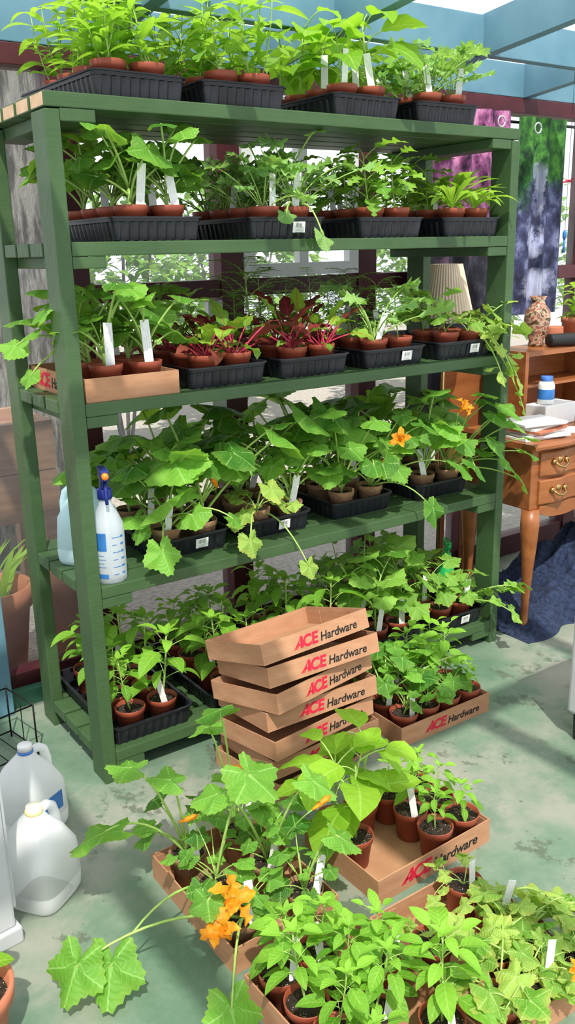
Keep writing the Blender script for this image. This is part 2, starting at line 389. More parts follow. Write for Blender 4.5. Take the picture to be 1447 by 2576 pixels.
KINDS={
 "pepper":(lambda r:p_pepper(r),["stem"],["pepper"],5,"potted_pepper_seedling","pepper seedling with glossy pointed leaves in terracotta coloured pot","pepper plant"),
 "pepperbig":(lambda r:p_pepper(r,.17,1.5,1.15),["stem"],["pepper"],4,"potted_pepper_plant","bushy bright green pepper plant in terracotta coloured pot","pepper plant"),
 "lance":(lambda r:p_lance(r),["stem"],["lance"],4,"potted_zinnia_seedling","pale green narrow-leaved zinnia seedling in terracotta coloured pot","flower seedling"),
 "egg":(lambda r:p_egg(r),["stem"],["egg"],4,"potted_eggplant_seedling","eggplant seedling with broad soft leaves in terracotta coloured pot","eggplant seedling"),
 "squash":(lambda r:p_squash(r),["stem"],["squash"],6,"potted_squash_plant","squash plant with wide lobed leaves in brown peat pot","squash plant"),
 "squashs":(lambda r:p_squash(r,8,.15,.046),["stem"],["squash"],4,"potted_squash_seedling","squash seedling with rounded leaves in terracotta coloured pot","squash plant"),
 "cuke":(lambda r:p_cuke(r),["stem"],["cuke"],5,"potted_cucumber_seedling","cucumber seedling with angular leaves and tendrils in small pot","cucumber plant"),
 "vine":(lambda r:p_vine(r),["stem"],["vine"],5,"potted_cucumber_vine","leggy cucumber vine with yellowing leaves in terracotta coloured pot","cucumber plant"),
 "kale":(lambda r:p_kale(r),["stem"],["kale"],4,"potted_kale_seedling","kale seedling with frilly pale leaves in terracotta coloured pot","kale seedling"),
 "cut":(lambda r:p_cut(r),["stem"],["cut"],4,"potted_chrysanthemum_seedling","seedling with deeply cut green leaves in terracotta coloured pot","flower seedling"),
 "chard":(lambda r:p_chard(r),["stemred"],["chard","chardred"],5,"potted_chard_seedling","chard seedling with red stems in terracotta coloured pot","chard seedling"),
 "mari":(lambda r:p_mari(r),["stem"],["cut"],3,"potted_marigold_plant","marigold plant with fine feathery leaves in small pot","marigold plant"),
 "long":(lambda r:p_long(r),["stem"],["lance"],3,"potted_daisy_seedling","seedling with long strap leaves in terracotta coloured pot","flower seedling"),
}
VAR={}
def variant(kind):
    fn,ms,ml,nv,*_=KINDS[kind]; key=(kind,R.randrange(nv))
    if key not in VAR:
        r=random.Random(sum(map(ord,kind))*31+key[1]); S,L=fn(r)
        VAR[key]=(S.mesh(kind+"_stem",ms),L.mesh(kind+"_leaves",ml))
    return VAR[key]
def potmesh(mat):
    B=MB(); lathe(B,[(.031,0),(.033,.002),(.0405,.066),(.0435,.067),(.0455,.083),(.0445,.085),(.042,.083),(.039,.06)],28,cap1=False)
    return B.mesh("pot_"+mat,[mat])
POT={k:potmesh(k) for k in ("pot","peat")}
def soilmesh():
    B=MB(); rr=random.Random(3); c=B.vert((0,0,.073)); prev=None
    for r in (.014,.028,.0403):
        row=[B.vert((r*math.cos(k*math.pi/12),r*math.sin(k*math.pi/12),.071+rr.uniform(-.002,.003))) for k in range(24)]
        for k in range(24):
            if prev is None: B.face((c,row[k],row[(k+1)%24]))
            else: B.face((prev[k],row[k],row[(k+1)%24],prev[(k+1)%24]))
        prev=row
    return B.mesh("soil_surface",["soil"])
SOIL=soilmesh()
def tagmesh(w=.017,h=.085):
    B=MB(); t=.0006
    pts=[(-w/2,h),(w/2,h),(w/2,.0),(0,-.025),(-w/2,.0)]
    a=[B.vert((x,-t,z)) for x,z in pts]; b=[B.vert((x,t,z)) for x,z in pts]; B.face(a[::-1]); B.face(b)
    for i in range(5): B.face((a[i],a[(i+1)%5],b[(i+1)%5],b[i]))
    return B.mesh("plant_label",["tag"],False)
TAG=tagmesh()
def flowermesh():
    B=MB(); rr=random.Random(5)
    lathe(B,[(.003,-.022),(.005,-.008),(.010,.006),(.013,.016)],10,cap1=False)
    for i in range(5): blade(B,(.011*math.cos(i*1.257),.011*math.sin(i*1.257),.012),i*1.257,1.15,.052*U(rr,.75,1.15),.030,pf_lance,.5,.8+rr.random()*1.4,nv=10,ruf=.6,ph=i*2,roll=U(rr,-.4,.4))
    return B.mesh("squash_flower",["flower"])
FLO=flowermesh()
def flowerclosed():
    B=MB(); lathe(B,[(.003,-.02),(.005,-.006),(.008,.006),(.007,.018),(.009,.028),(.004,.036),(.001,.042)],8)
    return B.mesh("squash_bud",["flower"])
FLC=flowerclosed()
def joined(base,extra,scale,rz,nm,mats):
    B=MB(); mt=Matrix.Translation((0,0,.070))@Matrix.Rotation(rz,4,'Z')@Matrix.Scale(scale,4)
    uv=[(0,0)]*len(base.vertices); ul=base.uv_layers[0].data
    for lp in base.loops: uv[lp.vertex_index]=tuple(ul[lp.index].uv)
    ca=base.color_attributes["tint"].data
    for i,v in enumerate(base.vertices): B.vert(mt@v.co,uv[i],ca[i].color[0])
    for p in base.polygons: B.face(p.vertices,0)
    o=len(B.v)
    for p,u,t in zip(extra.v,extra.uv,extra.t): B.vert(p,u,t)
    for f in extra.f: B.face([i+o for i in f],0)
    return B.mesh(nm,mats)
def add_plant(kind,x,y,z,group,scale=1.,pot="pot",tag=False,label=None,targets=(),flowers=(),potscale=1.,hero_mat=None,tagscale=1.,leafy=None):
    k=KINDS[kind]; e=obj(k[4],None,None,(x,y,z),(0,0,0),label=label or (k[5].replace("terracotta coloured","brown peat") if pot=="peat" else k[5]),cat=k[6],group=group)
    rz=R.random()*6.28
    s,l=variant(kind)
    obj("pot",POT[pot],e,(0,0,0),(0,0,rz),potscale); obj("soil",SOIL,e,(0,0,0),(0,0,rz),potscale)
    sz=.070*potscale
    o1=obj("stem",s,e,(0,0,sz),(0,0,rz),scale); o2=obj("leaves",l,e,(0,0,sz),(0,0,rz),scale)
    if tag:
        obj("plant_label",TAG,e,(U(R,-.015,.02),-.026*potscale,.075*potscale),(U(R,-.25,.1),U(R,-.25,.25),U(R,-.8,.0)),tagscale)
    if leafy is None: leafy=kind in ("vine","cuke")
    if targets:
        S,L=MB(),MB()
        for tg in targets:
            p=Vector(tg[0])-Vector((x,y,z)); Rr=tg[1]; az=tg[2] if len(tg)>2 else math.atan2(p.y,p.x); el=tg[3] if len(tg)>3 else -.35; lift=tg[4] if len(tg)>4 else .10
            a=Vector((0,0,sz)); m_=(a+p)/2+Vector((0,0,lift)); P=[a*(1-q)**2+m_*2*q*(1-q)+p*q*q for q in [i/10 for i in range(11)]]
            tube(S,P,.0036,.0022,6); palm(L,P[-1],az,el,Rr,.24,.05,.15,.06,t=U(R,.35,.95),roll=U(R,-.3,.3),seg=48)
            if leafy:
                for q in (3,5,7,9):
                    aa=arc(P[q],U(R,0,6.28),U(R,.02,.045),U(R,.0,.9),-.2,3); tube(S,aa,.0014,.001,4)
                    palm(L,aa[-1],az+U(R,-1.3,1.3),U(R,-1.1,-.2),Rr*U(R,.55,.95),.24,.05,.2,.06,t=U(R,.2,1.),roll=U(R,-.5,.5),seg=36)
        lm=hero_mat or KINDS[kind][2][0]
        o1.data=joined(s,S,scale,rz,"stem",["stem"]); o2.data=joined(l,L,scale,rz,"leaves",[lm])
        for o in (o1,o2): o.rotation_euler=(0,0,0); o.scale=(1,1,1); o.location=(0,0,0)
    for fl in flowers:
        p=Vector(fl[0])-Vector((x,y,z)); rt=Euler((U(R,.3,1.3) if fl[1] else U(R,.6,1.3),U(R,-.5,.5),U(R,-1.4,1.4)))
        obj("flower",FLO if fl[1] else FLC,e,p,rt,(fl[2] if len(fl)>2 else .85)*U(R,.85,1.1))
        q0=p+rt.to_matrix()@Vector((0,0,-.018)); S=MB(); a=Vector((0,0,sz)); m_=(a+q0)/2+Vector((0,0,.03)); P=[a*(1-q)**2+m_*2*q*(1-q)+q0*q*q for q in [i/8 for i in range(9)]]
        tube(S,P,.002,.0016,5); obj("flower_stalk",S.mesh("flower_stalk",["stem"]),e)
    return e

# ------------------------------------------------------------------ trays
def rrect(w,d,r,step=.0065):
    P=[]; hw,hd=w/2,d/2
    def seg(a,b,nr):
        L=math.dist(a,b); n=int(round(L/step))
        for i in range(n): P.append((a[0]+(b[0]-a[0])*i/n,a[1]+(b[1]-a[1])*i/n,nr,i%4<2 and 1 or 0))
    def cor(cx,cy,a0):
        for i in range(5):
            a=a0+math.pi/2*i/5; P.append((cx+r*math.cos(a),cy+r*math.sin(a),(math.cos(a),math.sin(a)),0))
    seg((-hw+r,-hd),(hw-r,-hd),(0,-1)); cor(hw-r,-hd+r,-math.pi/2)
    seg((hw,-hd+r),(hw,hd-r),(1,0)); cor(hw-r,hd-r,0)
    seg((hw-r,hd),(-hw+r,hd),(0,1)); cor(-hw+r,hd-r,math.pi/2)
    seg((-hw,hd-r),(-hw,-hd+r),(-1,0)); cor(-hw+r,-hd+r,math.pi)
    return P
def traymesh(w,d,h=.060):
    B=MB(); P=rrect(w-.02,d-.02,.02); n=len(P)
    def ring(off,z,rib):
        return [B.vert((x+nr[0]*(off-rib*rb*.004),y+nr[1]*(off-rib*rb*.004),z)) for x,y,nr,rb in P]
    rs=[ring(-.010,0,0),ring(-.006,.003,1),ring(.002,h-.014,1),ring(.003,h-.012,0),ring(.004,h-.004,0),ring(.010,h-.004,0),ring(.010,h,0),ring(.001,h,0),ring(-.002,h-.01,0),ring(-.012,.0035,0)]
    for a,b in zip(rs,rs[1:]):
        for k in range(n): B.face((a[k],a[(k+1)%n],b[(k+1)%n],b[k]))
    B.face(rs[0][::-1]); B.face(rs[-1]); return B.mesh("seed_tray",["tray"],False)
TRAYS={}
def stickermat():
    m,n,l,out=newmat("barcode_sticker"); b=bsdf(n,(.8,.8,.8),.5)
    tc=n.new("ShaderNodeTexCoord"); sp=n.new("ShaderNodeSeparateXYZ"); l.new(tc.outputs["Generated"],sp.inputs[0])
    w=n.new("ShaderNodeTexNoise"); w.noise_dimensions='1D'; w.inputs["Scale"].default_value=22; w.inputs["Detail"].default_value=0; l.new(sp.outputs[0],w.inputs["W"])
    s=mathn(n,l,'GREATER_THAN',w.outputs["Fac"],.52)
    g=mathn(n,l,'MULTIPLY',mathn(n,l,'GREATER_THAN',sp.outputs[2],.45),mathn(n,l,'LESS_THAN',sp.outputs[2],.85))
    x=mathn(n,l,'MULTIPLY',mathn(n,l,'GREATER_THAN',sp.outputs[0],.2),mathn(n,l,'LESS_THAN',sp.outputs[0],.8))
    ln=mathn(n,l,'MULTIPLY',mathn(n,l,'LESS_THAN',mathn(n,l,'FRACT',mathn(n,l,'MULTIPLY',sp.outputs[2],7.)),.4),mathn(n,l,'LESS_THAN',sp.outputs[2],.38))
    f=mathn(n,l,'MAXIMUM',mathn(n,l,'MULTIPLY',mathn(n,l,'MULTIPLY',s,g),x),mathn(n,l,'MULTIPLY',mathn(n,l,'MULTIPLY',ln,x),.6))
    l.new(mix(n,l,f,(.78,.78,.76),(.03,.03,.03)),b.inputs["Base Color"]); l.new(b.outputs[0],out.inputs[0]); return m
M["sticker"]=stickermat()
STK=boxmesh("sticker",-.021,.021,-.0006,.0006,-.015,.015,["sticker"],0)
def tray(x,y,z,w=.27,d=.47,rot=0,sticker=None,group=None,label="black ribbed plastic seed tray holding potted seedlings"):
    k=(w,d)
    if k not in TRAYS: TRAYS[k]=traymesh(w,d)
    o=obj("seed_tray",TRAYS[k],None,(x,y,z),(0,0,rot),label=label,cat="plant tray",group=group)
    if sticker is not None: obj("sticker",STK,o,(sticker,-d/2+.0035,.032),(.16,0,0))
    return o
def fill(kinds,x0,y0,z,cols,rows,group,dx=.105,dy=.108,base=.0045,over=None,**kw):
    for r_ in range(rows):
        for c in range(cols):
            kd=kinds(r_,c) if callable(kinds) else kinds
            if kd is None: continue
            sc=kw.get("scale",1.)*U(R,.82,1.18); ex={}
            if over and (r_,c) in over:
                ex=dict(over[(r_,c)]); sc=ex.pop("scale",sc); kd=ex.pop("kind",kd)
            add_plant(kd,x0+(c-(cols-1)/2)*dx,y0+r_*dy,z+base,group,sc,kw.get("pot","pot"),ex.pop("tag",R.random()<kw.get("tagp",.35)),tagscale=kw.get("tagscale",1.1),**ex)

# ------------------------------------------------------------------ shelving unit
su=obj("shelving_unit",None,None,(0,0,0),label="tall green painted wooden shelving unit with five slatted shelves",cat="shelf")
for x in (0,W-TX):
    for y in (0,D-TY):
        obj("post",boxmesh("post",x,x+TX,y,y+TY,0,H-.038,["green"]),su)
nb=5; gap=(D-nb*TY)/(nb-1)
for zi,z in enumerate((H,Z2,Z3,Z4,Z5)):
    for i in range(nb):
        y=i*(TY+gap)
        x0,x1=(TX,W-TX) if zi else (0,W)
        if zi and 0<i<nb-1: x0,x1=0,W
        obj("shelf_board",boxmesh("shelf_board",x0+.001,x1-.001,y,y+TY,z-.034,z,["green","rawwood"],.003,1 if zi==0 else None),su)
    for x0 in (TX+.001,W-TX-TY-.001):
        obj("crosspiece",boxmesh("crosspiece",x0,x0+TY,.002,D-.002,z-.034-.030,z-.0345,["green"]),su)

# ------------------------------------------------------------------ trays & plants on the shelves
g="seed trays on the shelving unit"
G=lambda a,b:"%s on the %s shelf"%(a,b)
for x,rt in ((.255,.05),(.575,-.02),(.985,.04),(1.32,-.02)): tray(x,.25,H,group=g,rot=rt)
fill("lance",.255,.075,H,2,4,G("zinnia seedlings","top"),tagp=.05,scale=1.25)
fill(lambda r,c:"lance" if (r+c)%2 else "cut",.575,.075,H,2,4,G("mixed seedlings","top"),tagp=.1,scale=1.2)
fill("egg",.985,.075,H,2,4,G("eggplant seedlings","top"),tagp=.8,scale=1.12,tagscale=1.2,over={(0,0):dict(tag=True),(0,1):dict(tag=True)})
fill(lambda r,c:"kale" if r<2 else "cut",1.32,.075,H,2,4,G("kale seedlings","top"),tagp=.5,scale=1.2,tagscale=1.1)
for x,st in ((.29,None),(.70,.03),(1.09,None),(1.44,None)): tray(x,.25,Z2,group=g,sticker=st)
fill("squashs",.29,.075,Z2,2,4,G("squash seedlings","second"),tagp=.6,tagscale=1.3,scale=1.12,over={(0,0):dict(tag=True),(0,1):dict(tag=True)})
fill("kale",.70,.075,Z2,2,4,G("kale seedlings","second"),tagp=.4,scale=1.3,tagscale=1.2,over={(0,1):dict(targets=[((.78,-.03,1.50),.04,-1.5,-1.0,.1),((.66,-.02,1.56),.03,-1.5,-.8,.06)],tag=True),(1,1):dict(targets=[((.83,.08,1.79),.035,-1,.2,.04),((.62,.10,1.75),.03,-2,.2,.04)])})
fill("cut",1.09,.075,Z2,2,4,G("chrysanthemum seedlings","second"),tagp=.15,scale=1.2)
fill(lambda r,c:"long" if (c==1 or r==0) else "cut",1.44,.075,Z2,2,4,G("daisy seedlings","second"),tagp=.1,scale=1.2)
for x,st in ((.485,None),(.79,None),(1.11,.04),(1.43,.03)): tray(x,.25,Z3,group=g,sticker=st)
fill(lambda r,c:"chard" if r<3 else "pepperbig",.485,.075,Z3,2,4,G("chard seedlings","third"),tagp=.1,scale=1.15)
fill(lambda r,c:"chard" if r<2 else "mari",.79,.075,Z3,2,4,G("chard and marigold plants","third"),tagp=.1,scale=1.2)
fill(lambda r,c:("kale" if c==0 else "mari") if r<2 else "mari",1.11,.075,Z3,2,4,G("kale and marigold plants","third"),tagp=.3,scale=1.05,over={(0,0):dict(kind="kale",scale=1.5,tag=True)})
fill(lambda r,c:"cuke" if r<2 else None,1.43,.075,Z3,2,4,G("cucumber seedlings","third"),tagp=.1,scale=.85,over={
 (0,1):dict(kind="vine",scale=.9,hero_mat="vine",label="cucumber vine spilling over the shelf end",targets=[((1.56,-.06,1.06),.036,-1,-1.2,.10),((1.61,-.06,1.0),.034,-1,-1.2,.12),((1.62,-.03,1.19),.042,-.5,-.6,.04),((1.60,.0,1.28),.032,0,0,.02),((1.52,-.06,1.03),.030,-1.5,-1.2,.10),((1.62,-.07,.92),.030,-1,-1.2,.14)]),
 (1,1):dict(kind="vine",scale=.95)})
for x,st in ((.37,.03),(.68,.02),(1.03,None),(1.40,None)): tray(x,.29,Z4,group=g,sticker=st,d=.42)
t4={0:{(0,0):dict(scale=.85,tag=True,label="squash plant with long arching leaf stalks on the shelf edge",targets=[((.214,-.03,.67),.06,-1.5,-1.1),((.45,-.02,.72),.035,-1,-.6),((.33,.02,.92),.06,-1.5,.5),((.21,.10,.70),.040,-2.5,-.9)],flowers=[((.42,.02,.82),0)])},
    1:{(0,0):dict(kind="vine",scale=1.,leafy=False,label="trailing plant with pale leaves hanging over shelf edge",targets=[((.487,-.05,.65),.045,-1.5,-1.2),((.69,-.06,.53),.037,-1.4,-1.1),((.60,0,.78),.05,-1.5,-.7)]),(0,1):dict(tag=True)},
    2:{(0,0):dict(scale=1.1,targets=[((.90,.0,.86),.055,-1.5,-.4),((.84,.02,.98),.05,-1.5,.0)]),(0,1):dict(label="squash plant with orange blossoms hanging over shelf edge",scale=1.1,targets=[((1.18,-.09,.63),.058,-1.5,-1.2),((.98,-.02,.80),.055,-2,-.5),((1.33,-.05,.75),.06,-1,-.6),((1.10,.0,.76),.05,-1.5,-.8),((1.20,-.02,.90),.055,-1.3,-.4)],flowers=[((1.10,-.01,.86),1,.75),((1.04,0,.80),0)])},
    3:{(0,0):dict(scale=1.1,targets=[((1.30,-.02,.88),.06,-1.5,-.4),((1.26,.0,1.0),.055,-1.5,.2),((1.38,-.02,.82),.055,-1.5,-.6)]),
       (0,1):dict(label="squash vine reaching past the end of the shelf",scale=1.1,targets=[((1.66,-.06,.75),.05,-.6,-.5,.06),((1.60,-.10,.66),.045,-1,-1.,.06),((1.55,-.06,.92),.058,-.8,-.5,.05),((1.71,-.04,.79),.035,-.2,-.3,.06),((1.40,-.06,.74),.06,-1.3,-.8),((1.50,-.06,.80),.055,-1.2,-.8),((1.45,-.04,.98),.05,-1.2,-.1),((1.56,-.06,.73),.05,-1,-.9,.05),((1.60,-.05,.86),.05,-.8,-.6,.05),((1.50,-.05,.90),.05,-1.2,-.5,.05)],flowers=[((1.38,-.01,.93),1,.65)])}}
for q,x in enumerate((.37,.69,1.03,1.40)):
    fill("squash",x,.135,Z4,2,3,G("squash plants","fourth"),dx=.125,dy=.125,pot="peat",tagp=.3,scale=1.25,over=t4[q],tagscale=1.2)
for x,st in ((.175,None),(.50,None),(.81,None),(1.12,None),(1.43,.03)): tray(x,.245,Z5,group=g,sticker=st)
for x in (.175,.50,.81): fill("pepper",x,.07,Z5,2,4,G("pepper seedlings","bottom"),tagp=.25,scale=1.3)
fill("cuke",1.12,.07,Z5,2,4,G("cucumber seedlings","bottom"),tagp=.6,scale=1.35,tagscale=1.2)
fill(lambda r,c:None if (r,c)==(1,1) else ("vine" if c==1 else "cuke"),1.43,.07,Z5,2,4,G("cucumber seedlings","bottom"),tagp=.6,scale=1.2,tagscale=1.2,over={
 (0,1):dict(kind="cuke",scale=.8,tag=True,label="cucumber plant leaning over the bottom shelf end",targets=[((1.60,-.10,.26),.038,-.8,-.6,.05),((1.68,-.08,.24),.032,-.4,-.6,.05),((1.56,-.14,.17),.034,-1.2,-.9,.06)])})

# ------------------------------------------------------------------ cartons
def textmesh(body,size,shear,off,mat,key):
    cu=bpy.data.curves.new(key,'FONT'); cu.body=body; cu.size=size; cu.shear=shear; cu.offset=off; cu.extrude=.0003; cu.resolution_u=4
    o=bpy.data.objects.new(key,cu); COL.objects.link(o); bpy.context.view_layer.update()
    me=bpy.data.meshes.new_from_object(o.evaluated_get(bpy.context.evaluated_depsgraph_get())); bpy.data.objects.remove(o)
    me.materials.clear(); me.materials.append(M[mat]); me.name=key
    return me,max(v.co.x for v in me.vertices)
CE,cew=textmesh("CE",.050,.18,.0018,"red","red_lettering")
HW,hww=textmesh("Hardware",.038,.20,.0006,"ink","black_lettering")
def amesh():
    B=MB()
    def poly(pts):
        a=[B.vert((x,y,.0003)) for x,y in pts]; b=[B.vert((x,y,-.0003)) for x,y in pts]; B.face(a); B.face(b[::-1])
        for i in range(len(pts)): B.face((a[i],b[i],b[(i+1)%len(pts)],a[(i+1)%len(pts)]))
    h=.036
    for k in range(3): poly([(.000+k*.006,0),(.0035+k*.006,0),(.030+k*.0015,h-.004*(2-k)),(.0285+k*.0015,h-.004*(2-k))])
    poly([(.026,0),(.040,0),(.040,h),(.032,h)]); poly([(.014,.008),(.030,.008),(.031,.014),(.017,.014)])
    return B.mesh("red_letter_a",["red"],False)
AM=amesh()
CARTS={}
def cartonmesh(w,d,h):
    B=MB(); t=.0035
    box(B,-w/2,w/2,-d/2,d/2,0,t)
    box(B,-w/2,w/2,-d/2,-d/2+t,t,h); box(B,-w/2,w/2,d/2-t,d/2,t,h)
    box(B,-w/2,-w/2+t,-d/2+t,d/2-t,t,h); box(B,w/2-t,w/2,-d/2+t,d/2-t,t,h)
    for sx in (-1,1):
        x=sx*(w/2-t-.0015); box(B,min(x,x-sx*.002),max(x,x-sx*.002),-d/2+t+.001,-d/2+.07,t,h-.006); box(B,min(x,x-sx*.002),max(x,x-sx*.002),d/2-.07,d/2-t-.001,t,h-.006)
    return B.mesh("carton",["carton"],False)
def carton(x,y,z,rot=0,w=.38,d=.28,h=.066,text=True,tilt=(0,0),label="shallow brown cardboard tray with red and black printed lettering",group="cardboard trays",sidetext=False,s=.9,zz=.018):
    k=(w,d,h)
    if k not in CARTS: CARTS[k]=cartonmesh(*k)
    o=obj("cardboard_tray",CARTS[k],None,(x,y,z),(tilt[0],tilt[1],rot),label=label,cat="cardboard box",group=group)
    def put(px,py,rz,s=1.):
        c,s_=math.cos(rz),math.sin(rz)
        for me,u in ((AM,0),(CE,.036),(HW,.036+cew+.004)):
            obj("lettering",me,o,(px+c*u*s,py+s_*u*s,zz),(math.pi/2,0,rz),s)
    tot=.036+cew+.004+hww
    if text: put(w/2-tot*s-.045,-d/2-.0006,0,s)
    if sidetext: put(-w/2-.0006,.153,-math.pi/2,1.1)
    return o
zc=0.; N=7
for i in range(N):
    a=(.15,.02,.12,-.02,.17,.0,.07)[i]
    carton(.52+(.0,.012,-.006,.014,-.004,.012,-.012)[i],-.215+.008*math.cos(i*2),zc,a,h=.056,tilt=(-.047*i,0),group="stacked empty cardboard trays",label="empty brown cardboard tray in a stack, red and black lettering",s=.88,zz=.012)
    zc+=.0632
carton(.183,.225,Z3,0,.27,.42,.062,text=False,sidetext=True,group=None,label="brown cardboard tray holding cucumber seedlings on the shelf",zz=.014)
fill("squashs",.19,.07,Z3,2,3,G("cucumber seedlings","third"),dx=.115,tagp=.4,tagscale=1.4,scale=1.15,over={(0,0):dict(tag=True),(1,0):dict(targets=[((-.06,.2,1.24),.045,-2.6,-.6),((-.04,.17,1.16),.035,-2.6,-.9)])})
gc="cardboard trays of plants on the floor"
carton(.50,-.69,0,.03,group=gc,s=1.); carton(1.0,-.22,0,.0,group=gc,s=.9)
carton(.075,-.625,0,math.pi/2,group=gc,text=False,label="shallow brown cardboard tray holding squash plants"); carton(.065,-1.07,0,math.pi/2+.03,group=gc,text=False,label="shallow brown cardboard tray holding pepper plants"); carton(.365,-1.10,0,math.pi/2,group=gc,text=False,label="shallow brown cardboard tray holding cucumber vines")
gf="potted plants in cardboard trays on the floor"
def grid(cx,cy,nx,ny,dx=.091,dy=.09):
    for j in range(ny):
        for i in range(nx): yield i,j,cx+(i-(nx-1)/2)*dx,cy+(j-(ny-1)/2)*dy
for i,j,x,y in grid(.50,-.69,4,3):
    if (i,j) in ((1,0),(0,0),(1,1)): continue
    if i>=2: add_plant("pepper",x,y,.004,gf,U(R,.6,.75),tag=R.random()<.3)
    else: add_plant("egg",x,y,.004,gf,U(R,1.15,1.4),tag=False)
for i,j,x,y in grid(1.0,-.22,4,3): add_plant("pepperbig" if (j>0 and i>1) else ("squashs" if i<3 else "pepper"),x,y,.004,gf,U(R,.9,1.05) if j else .62,tag=R.random()<.5)
for i,j,x,y in grid(.065,-1.07,3,4):
    if (i,j) in ((1,0),(2,1),(2,3)): continue
    add_plant("pepperbig",x,y,.004,gf,U(R,.75,1.05),tag=R.random()<.4)
vt={(2,2):[((.58,-1.08,.07),.042,-.2,-.5,.06)],(2,1):[((.56,-1.16,.12),.046,-.4,-.5,.05),((.64,-1.20,.05),.042,-.4,-.5,.12)],(2,0):[((.56,-1.26,.08),.045,-1,-.5)]}
for i,j,x,y in grid(.365,-1.10,3,4):
    if (i,j) in ((0,1),(1,2),(1,3),(0,3)): continue
    add_plant("vine",x,y,.004,gf,(U(R,.45,.6) if j>1 else U(R,.8,1.)),tag=R.random()<.3,targets=vt.get((i,j),()),flowers=[((x+.02,y-.08,.15),1,.45)] if (i,j)==(1,0) else (),leafy=j<2)
gh="flowering squash plants in a cardboard tray"
pos=[(.0,-.50),(.14,-.50),(.0,-.63),(.14,-.64),(.0,-.76),(.15,-.77)]
tg=[[((-.21,-.53,.25),.075,2.9,-.2),((-.09,-.62,.38),.045,2.5,.2),((-.12,-.48,.35),.05,2.5,0)],
    [((.08,-.55,.46),.055,3.0,-.1),((.10,-.45,.36),.05,1.5,-.3)],
    [((-.30,-.73,.09),.072,-2.2,-.9,.12),((.05,-.72,.39),.070,-1.2,-.5)],
    [((.19,-.76,.34),.055,-.9,-.5),((.0,-.66,.33),.055,2.6,-.3)],
    [((-.36,-.70,.10),.068,-2.6,-.9,.10),((-.12,-.82,.22),.04,-2.0,-.4),((-.16,-.97,.10),.06,-1.9,-.6,.12)],
    [((.20,-.84,.24),.05,-.8,-.5)]]
fl=[[((-.03,-.56,.22),0)],[((.12,-.52,.28),0)],[((-.085,-.835,.20),1,1.0)],[((.172,-.80,.31),0,.9)],[((-.11,-.87,.17),1,.85)],[]]
for p,t_,f_ in zip(pos,tg,fl):
    add_plant("squash",p[0],p[1],.004,gh,U(R,.5,.66),"peat",tag=R.random()<.6,targets=t_,flowers=f_,label="squash plant with long trailing leaf stalks and orange blossoms",tagscale=1.1)

# ------------------------------------------------------------------ jugs and bottles
def jug(x,y,z,rot,mat,cap,label,group=None):
    e=obj("water_jug",None,None,(x,y,z),(0,0,rot),label=label,cat="jug",group=group)
    B=MB(); prof=[(.058,0),(.070,.006),(.075,.018),(.0765,.05),(.0745,.052),(.0765,.055),(.0765,.125),(.075,.145),(.068,.165),(.054,.190),(.036,.212),(.022,.226),(.0175,.232),(.0175,.246)]
    rows=[]
    n=40
    for r,zz in prof:
        sup=4.5 if zz<.15 else (3.2 if zz<.2 else 2.0); row=[]
        for k in range(n):
            a=2*math.pi*k/n; c,s=math.cos(a),math.sin(a); q=(abs(c)**sup+abs(s)**sup)**(-1/sup)
            rr_=r*q
            if .10<zz<.225 and c>.6: rr_*=1-.28*(c-.6)/.4
            row.append(B.vert((rr_*c,rr_*s,zz)))
        rows.append(row)
    for a,b in zip(rows,rows[1:]):
        for k in range(n): B.face((a[k],a[(k+1)%n],b[(k+1)%n],b[k]))
    B.face(rows[0][::-1]); B.face(rows[-1])
    obj("body",B.mesh("jug_body",[mat]),e)
    B=MB(); tube(B,[(.020,0,.222),(.045,0,.220),(.064,0,.205),(.073,0,.175),(.074,0,.14),(.070,0,.108)],.0115,.013,10)
    obj("handle",B.mesh("jug_handle",[mat]),e)
    B=MB(); lathe(B,[(.0180,.228),(.0205,.229),(.0205,.235),(.0180,.236)],24)
    obj("cap_ring",B.mesh("jug_ring",[{"blue":"capblue","yellow":"yellow"}.get(cap,"jug")]),e)
    if cap!="yellow":
        B=MB(); lathe(B,[(.0190,.237),(.0190,.250),(.0175,.252)],24); obj("cap",B.mesh("jug_cap",["white"]),e)
    return e
jug(-.305,-.335,0,.6,"jug","yellow","translucent white water jug with yellow neck ring on floor","water jugs on the floor")
j=jug(-.235,-.07,0,.5,"jug","blue","translucent white water jug with blue neck ring and label","water jugs on the floor")
obj("paper_label",boxmesh("jug_label",-.03,.035,-.0782,-.0772,.07,.12,["labelblue"],0),j)
jug(.105,.235,Z4,2.2,"jugblue","none","pale blue translucent water jug on the shelf")
